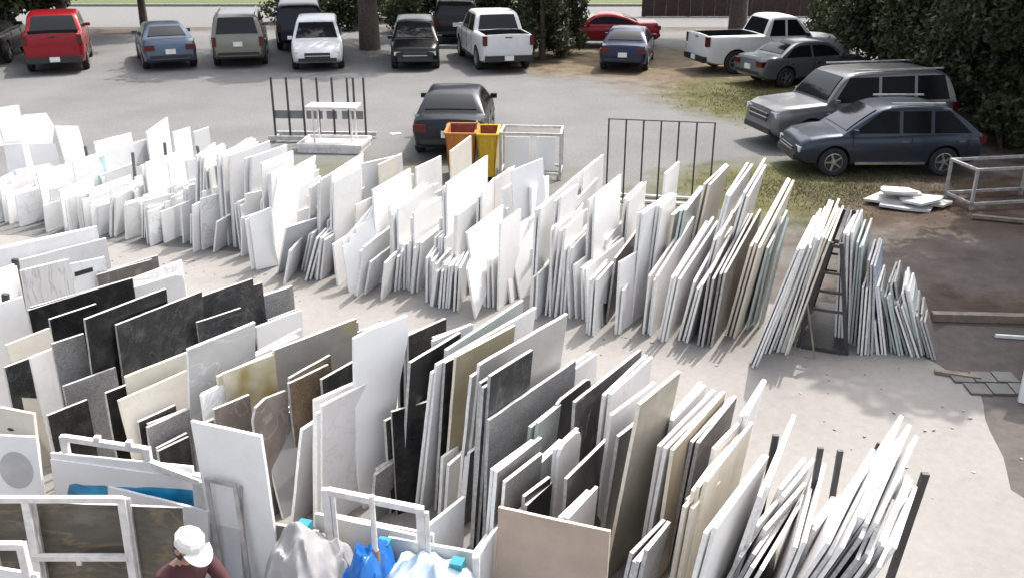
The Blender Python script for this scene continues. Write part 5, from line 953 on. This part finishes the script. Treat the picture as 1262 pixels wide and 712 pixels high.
def tree(name, label, x, y, h, cr, cz0, tr, mat, seed, nb=26, nl=900, size=.12, cat='tree', group='trees around the lot', lean=0, squash=1.):
    g = random.Random(seed); e = empty(name, (x, y, 0), 0, label, cat, group)
    pts = [(0, 0, -.1), (.04 * g.uniform(-1, 1), .03, h * .25), (lean * .5 + .1 * g.uniform(-1, 1), .06, h * .5), (lean, .1, h * .8)]
    MB().tube(pts, [tr * 1.25, tr, tr * .75, tr * .25], 12).build('trunk', BARK, e, smooth=60)
    blobs = []; top = h
    for i in range(nb):
        t = g.random(); z = cz0 + (top - cz0) * t; rr = cr * squash * math.sqrt(max(.08, 1 - ((t - .4) / .62) ** 2)); a = g.uniform(0, 6.283); q = rr * math.sqrt(g.random()) * .85; s = cr * g.uniform(.2, .36)
        blobs.append((lean * t + q * math.cos(a), q * math.sin(a), max(z, cz0 + s * .6), s * 1.15, s * 1.15, s * .75))
    for i in range(6):
        b = blobs[g.randrange(nb)]; z0 = max(h * .2, min(cz0, h * .5)) + g.random() * h * .15; MB().tube([(0, 0, z0), (b[0] * .5, b[1] * .5, (z0 + b[2]) / 2 + .2), (b[0], b[1], b[2])], [tr * .4, tr * .25, tr * .08], 7).build('limb', BARK, e, smooth=60)
    leaves('crown', blobs, [nl] * nb, size, mat, e, seed); return e
def conifer(name, label, x, y, h, r, mat, seed, n=16000, size=.1, z0=.15, cat='tree', group='evergreens beside the lot'):
    g = np.random.default_rng(seed); e = empty(name, (x, y, 0), 0, label, cat, group); MB().tube([(0, 0, -.05), (0, 0, h * .9)], [r * .09, r * .02], 8).build('trunk', BARK, e)
    rr = random.Random(seed); blobs = []
    for i in range(60):
        t = rr.random() ** .8; z = z0 + (h - z0) * t; R_ = r * (1 - t) ** .7 * rr.uniform(.75, 1.1); a = rr.uniform(0, 6.283); s = r * rr.uniform(.16, .3)
        blobs.append((math.cos(a) * max(0, R_ - s), math.sin(a) * max(0, R_ - s), z, s, s, s * 1.3))
    leaves('crown', blobs, [n // 60] * 60, size, mat, e, seed, flat=.3, shell=.3); return e
def shrub(label, x, y, r, h, mat, seed, n=5000, size=.09, group='shrubs behind the parked cars'):
    g = random.Random(seed); e = empty('shrub', (x, y, 0), 0, label, 'shrub', group)
    for k in range(3): a = g.uniform(0, 6.28); MB().tube([(0, 0, 0), (.3 * r * math.cos(a), .3 * r * math.sin(a), h * .6)], [.04, .015], 6).build('stem', BARK, e)
    blobs = []
    for i in range(12): a = g.uniform(0, 6.28); q = r * .65 * math.sqrt(g.random()); blobs.append((q * math.cos(a), q * math.sin(a), h * g.uniform(.25, .8), r * .42, r * .42, h * .3))
    leaves('foliage', blobs, [n // 12] * 12, size, mat, e, seed, shell=.4)
tree('broadleaf_tree', 'thick dark trunk between the white and black minivans', -5.85, 39.4, 11, 5.2, 3.0, .36, LEAF_DK, 3, 30, 900, .16)
tree('broadleaf_tree', 'thin trunk standing by the road left of the beige vehicle', -17.4, 45.6, 9, 3.6, 3.2, .16, LEAF_MD, 5, 20, 700, .15)
tree('broadleaf_tree', 'tree whose low branches hang at the top left corner', -21.6, 39.0, 10, 5.2, 1.6, .3, LEAF_DK, 7, 50, 900, .15)
tree('broadleaf_tree', 'dark trunk rising behind the white single cab pickup', 9.9, 42.3, 12, 4.6, 4.0, .34, LEAF_DK, 9, 26, 800, .16)
tree('broadleaf_tree', 'tree behind the white crew cab pickup', .6, 46.6, 11, 5.0, 3.2, .3, LEAF_DK, 12, 26, 800, .16)
tree('broadleaf_tree', 'large dark tree overhanging the silver saloon at right', 15.6, 31.5, 11, 5.4, .5, .4, LEAF_DK, 15, 90, 2000, .10)
tree('broadleaf_tree', 'large dark tree behind the slate hatchback at the right edge', 14.0, 24.8, 9, 4.0, .3, .32, LEAF_DK, 18, 90, 2000, .08)
tree('broadleaf_tree', 'dark tree in the top right corner', 20.0, 28.0, 11, 5.0, .5, .4, LEAF_DK, 21, 70, 1600, .11)
tree('broadleaf_tree', 'tall tree beyond the right edge shading the asphalt', 10.8, 15.3, 10.5, 3.9, 5.2, .28, LEAF_DK, 24, 34, 700, .13)
tree('broadleaf_tree', 'tall tree beyond the right edge shading the dirt', 14.0, 18.5, 10, 3.8, 4.9, .28, LEAF_DK, 27, 30, 700, .13)
tree('broadleaf_tree', 'tree shading the red truck from behind', -18.7, 40.2, 10, 4.0, 3.0, .2, LEAF_DK, 29, 34, 800, .15)
conifer('evergreen_tree', 'olive green evergreen bush between white pickup and red coupe', 1.15, 36.4, 4.6, 1.55, LEAF_CON, 31)
conifer('evergreen_tree', 'dark evergreen bush behind the first evergreen', 1.9, 38.0, 5.0, 1.5, LEAF_CON, 33)
for i, (x, y, r, h, l) in enumerate([(-11.2, 49.5, 1.7, 1.9, 'dark shrub behind the beige vehicle by the road'), (-8.0, 46.8, 1.6, 1.9, 'dark shrub behind the white minivan'), (-5.2, 45.5, 1.4, 1.8, 'dark shrub right of the thick trunk'), (-3.9, 46.8, 1.5, 2.0, 'dark shrub behind the black minivan'), (-.6, 45.0, 1.5, 1.9, 'dark shrub beyond the white crew cab pickup'), (2.0, 47.0, 1.5, 1.9, 'dark shrub left of the red coupe'), (-6.9, 50.5, 2.2, 2.4, 'broad dark shrub across the road behind the thick trunk'), (-2.2, 50.0, 2.2, 2.4, 'broad dark shrub across the road behind the black minivan'), (12.6, 37.6, 1.7, 2.2, 'dark shrub beyond the white single cab pickup'), (12.0, 28.0, 1.6, 2.0, 'dark shrub behind the grey utility vehicle'), (11.6, 21.8, 1.0, 1.2, 'dark shrub behind the slate hatchback')]):
    shrub(l, x, y, r, h, LEAF_DK if i % 2 else LEAF_MD, 40 + i)
# far fence
e = empty('board_fence', (7.2, 52.6, 0), 0, 'dark reddish brown board fence across the road at right', 'fence'); FB = simple('fence_stain', (.05, .028, .026), .85, var=.3); bme = MB().box((0, 0, .75), (.325, .03, 1.5)).mesh('board'); bme.materials.append(FB)
for i in range(46): o = link('board', bme, None, e, (i * .33, (i % 2) * .02, .02))
for i in range(7): MB().box((i * 2.4, .08, .8), (.1, .1, 1.6)).build('post', FB, e)
MB().box((7.4, .05, 1.3), (15.2, .04, .08)).build('rail', FB, e)
# grass tufts
def tufts(name, label, boxes, n, seed):
    g = np.random.default_rng(seed); P = []
    for (cx, cy, rx, ry) in boxes:
        a = g.normal(size=(n, 2)) * .5; P.append(np.c_[cx + a[:, 0] * rx, cy + a[:, 1] * ry])
    P = np.concatenate(P); m = len(P); hh = .02 + .045 * g.random(m); an = g.random(m) * 6.283; w2 = .012; dx, dy = np.cos(an) * w2, np.sin(an) * w2; lx, ly = g.normal(size=m) * .03, g.normal(size=m) * .03
    V = np.stack([np.c_[P[:, 0] - dx, P[:, 1] - dy, np.zeros(m)], np.c_[P[:, 0] + dx, P[:, 1] + dy, np.zeros(m)], np.c_[P[:, 0] + lx, P[:, 1] + ly, hh]], 1).reshape(-1, 3)
    me = bpy.data.meshes.new(name); me.vertices.add(3 * m); me.vertices.foreach_set('co', V.ravel()); me.loops.add(3 * m); me.loops.foreach_set('vertex_index', np.arange(3 * m)); me.polygons.add(m); me.polygons.foreach_set('loop_start', np.arange(m) * 3); me.polygons.foreach_set('loop_total', np.full(m, 3)); me.update(calc_edges=True)
    tag(link(name, me, GRASSB), label, 'grass', kind='stuff')
tufts('grass', 'thin patchy grass on the edges of the gravel lot', [(7.2, 28.2, 1.8, 2.6), (6.4, 18.2, 2.4, 1.4)], 3500, 3)

# ------------------------------------------------------------------ person at the bottom left
def skin_mesh(name, verts, edges, rads, mat, root_i=0, sub=2):
    me = bpy.data.meshes.new(name); me.from_pydata(verts, edges, []); o = link(name, me); o.modifiers.new('s', 'SKIN')
    for i, r in enumerate(rads):
        d = me.skin_vertices[0].data[i]; d.radius = (r, r) if not isinstance(r, tuple) else r; d.use_root = (i == root_i)
    sb = o.modifiers.new('u', 'SUBSURF'); sb.levels = sub; sb.render_levels = sub
    dg = bpy.context.evaluated_depsgraph_get(); nm = bpy.data.meshes.new_from_object(o.evaluated_get(dg)); bpy.data.objects.remove(o); nm.polygons.foreach_set('use_smooth', [True] * len(nm.polygons)); nm.name = name; nm.materials.clear()
    return nm
pe = empty('person', (-2.23, 5.02, .004), R(-38), 'person in maroon shirt and white cap reaching to the right', 'person')   # faces local +x
pe.scale = (.88, .88, .88); SK = simple('skin', (.32, .19, .13), .55, var=.06); MAR = simple('maroon_shirt', (.06, .018, .022), .85, var=.2); JEAN = simple('dark_trousers', (.03, .035, .05), .85, var=.2); CAPW = simple('white_cap', (.62, .61, .6), .8, var=.03); HAIR = simple('dark_hair', (.015, .012, .01), .7); SHOE = simple('dark_shoes', (.025, .022, .02), .6)
vv = [(0, 0, .95), (.05, 0, 1.12), (.12, 0, 1.3), (.17, 0, 1.42), (.2, 0, 1.5), (.23, 0, 1.55),
      (.16, .17, 1.4), (.34, .22, 1.22), (.56, .17, 1.14), (.16, -.17, 1.4), (.36, -.21, 1.24), (.58, -.12, 1.16),
      (0, .1, .9), (.04, .11, .5), (-.02, .11, .1), (0, -.1, .9), (-.03, -.11, .5), (-.1, -.11, .1)]
ee = [(0, 1), (1, 2), (2, 3), (3, 4), (4, 5), (3, 6), (6, 7), (7, 8), (3, 9), (9, 10), (10, 11), (0, 12), (12, 13), (13, 14), (0, 15), (15, 16), (16, 17)]
rr_ = [(.13, .16), (.125, .155), (.12, .17), (.1, .15), .055, .05, .075, .05, .036, .075, .05, .036, .09, .066, .048, .09, .066, .048]
bm_ = skin_mesh('body', vv, ee, rr_, None)
for m in (MAR, SK, JEAN): bm_.materials.append(m)
for p in bm_.polygons:
    c = p.center; p.material_index = 2 if c.z < .93 else 1 if (c.z > 1.49 and c.x > .1) or c.x > .47 else 0
link('body', bm_, None, pe)
hd = MB(); prof = [(0, -.135), (.04, -.13), (.068, -.105), (.082, -.05), (.092, .0), (.095, .05), (.085, .1), (.05, .13), (0, .138)]; hd.lathe(prof, 22); hv = [(x * 1.12, y * .93, z * (.85 if z > 0 else 1)) for x, y, z in hd.v]; hd.v = [(x + (.012 if (x > .07 and abs(y) < .02 and -.05 < z < .02) else 0), y, z) for x, y, z in hv]
HM = Matrix.Translation((.27, 0, 1.66)) @ Matrix.Rotation(R(22), 4, 'Y')
def hpart(n, m, mt, par, M_=Matrix.Identity(4), sm=60): o = m.build(n, mt, par, smooth=sm); o.matrix_local = HM @ M_; return o
hpart('head', hd, SK, pe)
fe = MB(); fe.tube([(.098, 0, .02), (.118, 0, -.02), (.1, 0, -.03)], [.008, .013, .008], 8); hpart('nose', fe, SK, pe)
for s in (-1, 1):
    q = MB(); q.lathe([(0, -.013), (.01, -.008), (.013, 0), (.01, .008), (0, .013)], 10, 'z', (.088, s * .034, .012)); hpart('eye', q, simple('eye_white', (.7, .7, .68), .2), pe); q = MB(); q.lathe([(.0, -.012), (.022, -.01), (.028, 0), (.02, .01), (0, .012)], 12, 'y', (.0, s * .092, -.01)); hpart('ear', q, SK, pe)
q = MB(); q.box((.098, 0, -.075), (.01, .05, .012)); hpart('mouth', q, simple('lips', (.25, .09, .08), .5), pe)
q = MB(); q.lathe([(.088, -.09), (.1, -.03), (.103, .03), (.1, .06)], 24); q.v = [(x * 1.12 - .012, y * .97, z) for x, y, z in q.v if True]; q.f = [f for f in q.f if sum(q.v[i][0] for i in f) / len(f) < .03]; q.m = [0] * len(q.f); hpart('hair', q, HAIR, pe)
cp = empty('cap', (0, 0, 0)); cp.parent = pe; cp.matrix_local = HM
q = MB(); q.lathe([(.106, .025), (.11, .045), (.104, .082), (.084, .108), (.045, .122), (.012, .126), (.012, .134), (0, .136)], 10); q.v = [(x * 1.1, y * .98, z) for x, y, z in q.v]; q.build('crown', CAPW, cp, smooth=24)
q = MB(); pts = [(.085 + .15 * math.cos(a) * .9, .105 * math.sin(a), .04 - .035 * abs(math.cos(a))) for a in [(-90 + 180 * i / 14) * math.pi / 180 for i in range(15)]]; k = len(pts); q.add(pts + [(x, y, z - .008) for x, y, z in pts], [tuple(range(k)), tuple(range(2 * k - 1, k - 1, -1))] + [(i, i + k, (i + 1) % k + k, (i + 1) % k) for i in range(k)]); q.build('brim', CAPW, cp)
for s, base in ((1, Vector((.575, .166, 1.135))), (-1, Vector((.595, -.116, 1.155)))):
    V_ = [(0, 0, 0), (.04, 0, -.008), (.085, 0, -.015)]; E_ = [(0, 1), (1, 2)]; Rr = [(.03, .022), (.038, .018), (.034, .014)]
    for fi, (oy, ln) in enumerate(((-.03, .07), (-.01, .082), (.01, .078), (.03, .062))):
        b0 = len(V_); V_ += [(.092, oy, -.015), (.092 + ln * .45, oy, -.025), (.092 + ln * .8, oy, -.05), (.092 + ln * .9, oy, -.07)]; E_ += [(2, b0), (b0, b0 + 1), (b0 + 1, b0 + 2), (b0 + 2, b0 + 3)]; Rr += [.0095, .009, .008, .007]
    b0 = len(V_); V_ += [(.04, -s * .04, -.018), (.07, -s * .058, -.035), (.098, -s * .05, -.055)]; E_ += [(1, b0), (b0, b0 + 1), (b0 + 1, b0 + 2)]; Rr += [.012, .01, .008]
    hm_ = skin_mesh('hand', V_, E_, Rr, None, 0, 2); hm_.materials.append(SK); link('hand', hm_, None, pe, base)
for s, x in ((1, .03), (-1, -.05)): q = MB(); q.tube([(-.1, 0, .05), (.0, 0, .055), (.12, 0, .04), (.17, 0, .03)], [.04, .05, .045, .025], 10); o = q.build('shoe', SHOE, pe, smooth=60, loc=(x, s * .11, 0))
# white piece held in the hands
o = MB().box((0, 0, 0), (.28, .14, .02)).build('stone_sample', ST['LP'], loc=(-1.78, 4.66, .97)); o.rotation_euler = (0, R(8), R(-38)); tag(o, 'small pale stone sample held by the person', 'sample')

# ------------------------------------------------------------------ broken chips swept along the aisle and the feet of the rows
m = MB(); g_ = random.Random(8)
for i in range(110):
    t = g_.random(); x = -8 + 13 * t + g_.uniform(-.5, .5); y = 14.9 - 4.6 * t - abs(g_.gauss(0, .55)) + g_.uniform(-.1, .3)
    if g_.random() < .25: x, y = g_.uniform(3.2, 5.2), g_.uniform(7.5, 10.8)
    r_ = g_.uniform(.008, .026); a0 = g_.random() * 6; pts = [(x + r_ * g_.uniform(.5, 1.2) * math.cos(a0 + q * 1.256), y + r_ * g_.uniform(.5, 1.2) * math.sin(a0 + q * 1.256)) for q in range(5)]; hh = g_.uniform(.006, .018)
    m.add([(a, b, .005) for a, b in pts] + [(a, b, .005 + hh) for a, b in pts], [(4, 3, 2, 1, 0), (5, 6, 7, 8, 9)] + [(q, (q + 1) % 5, (q + 1) % 5 + 5, q + 5) for q in range(5)])
tag(m.build('stone_chips', simple('chip_grey', (.3, .285, .27), .85, var=.3)), 'small broken stone chips scattered on the concrete aisle', 'chips', kind='stuff')
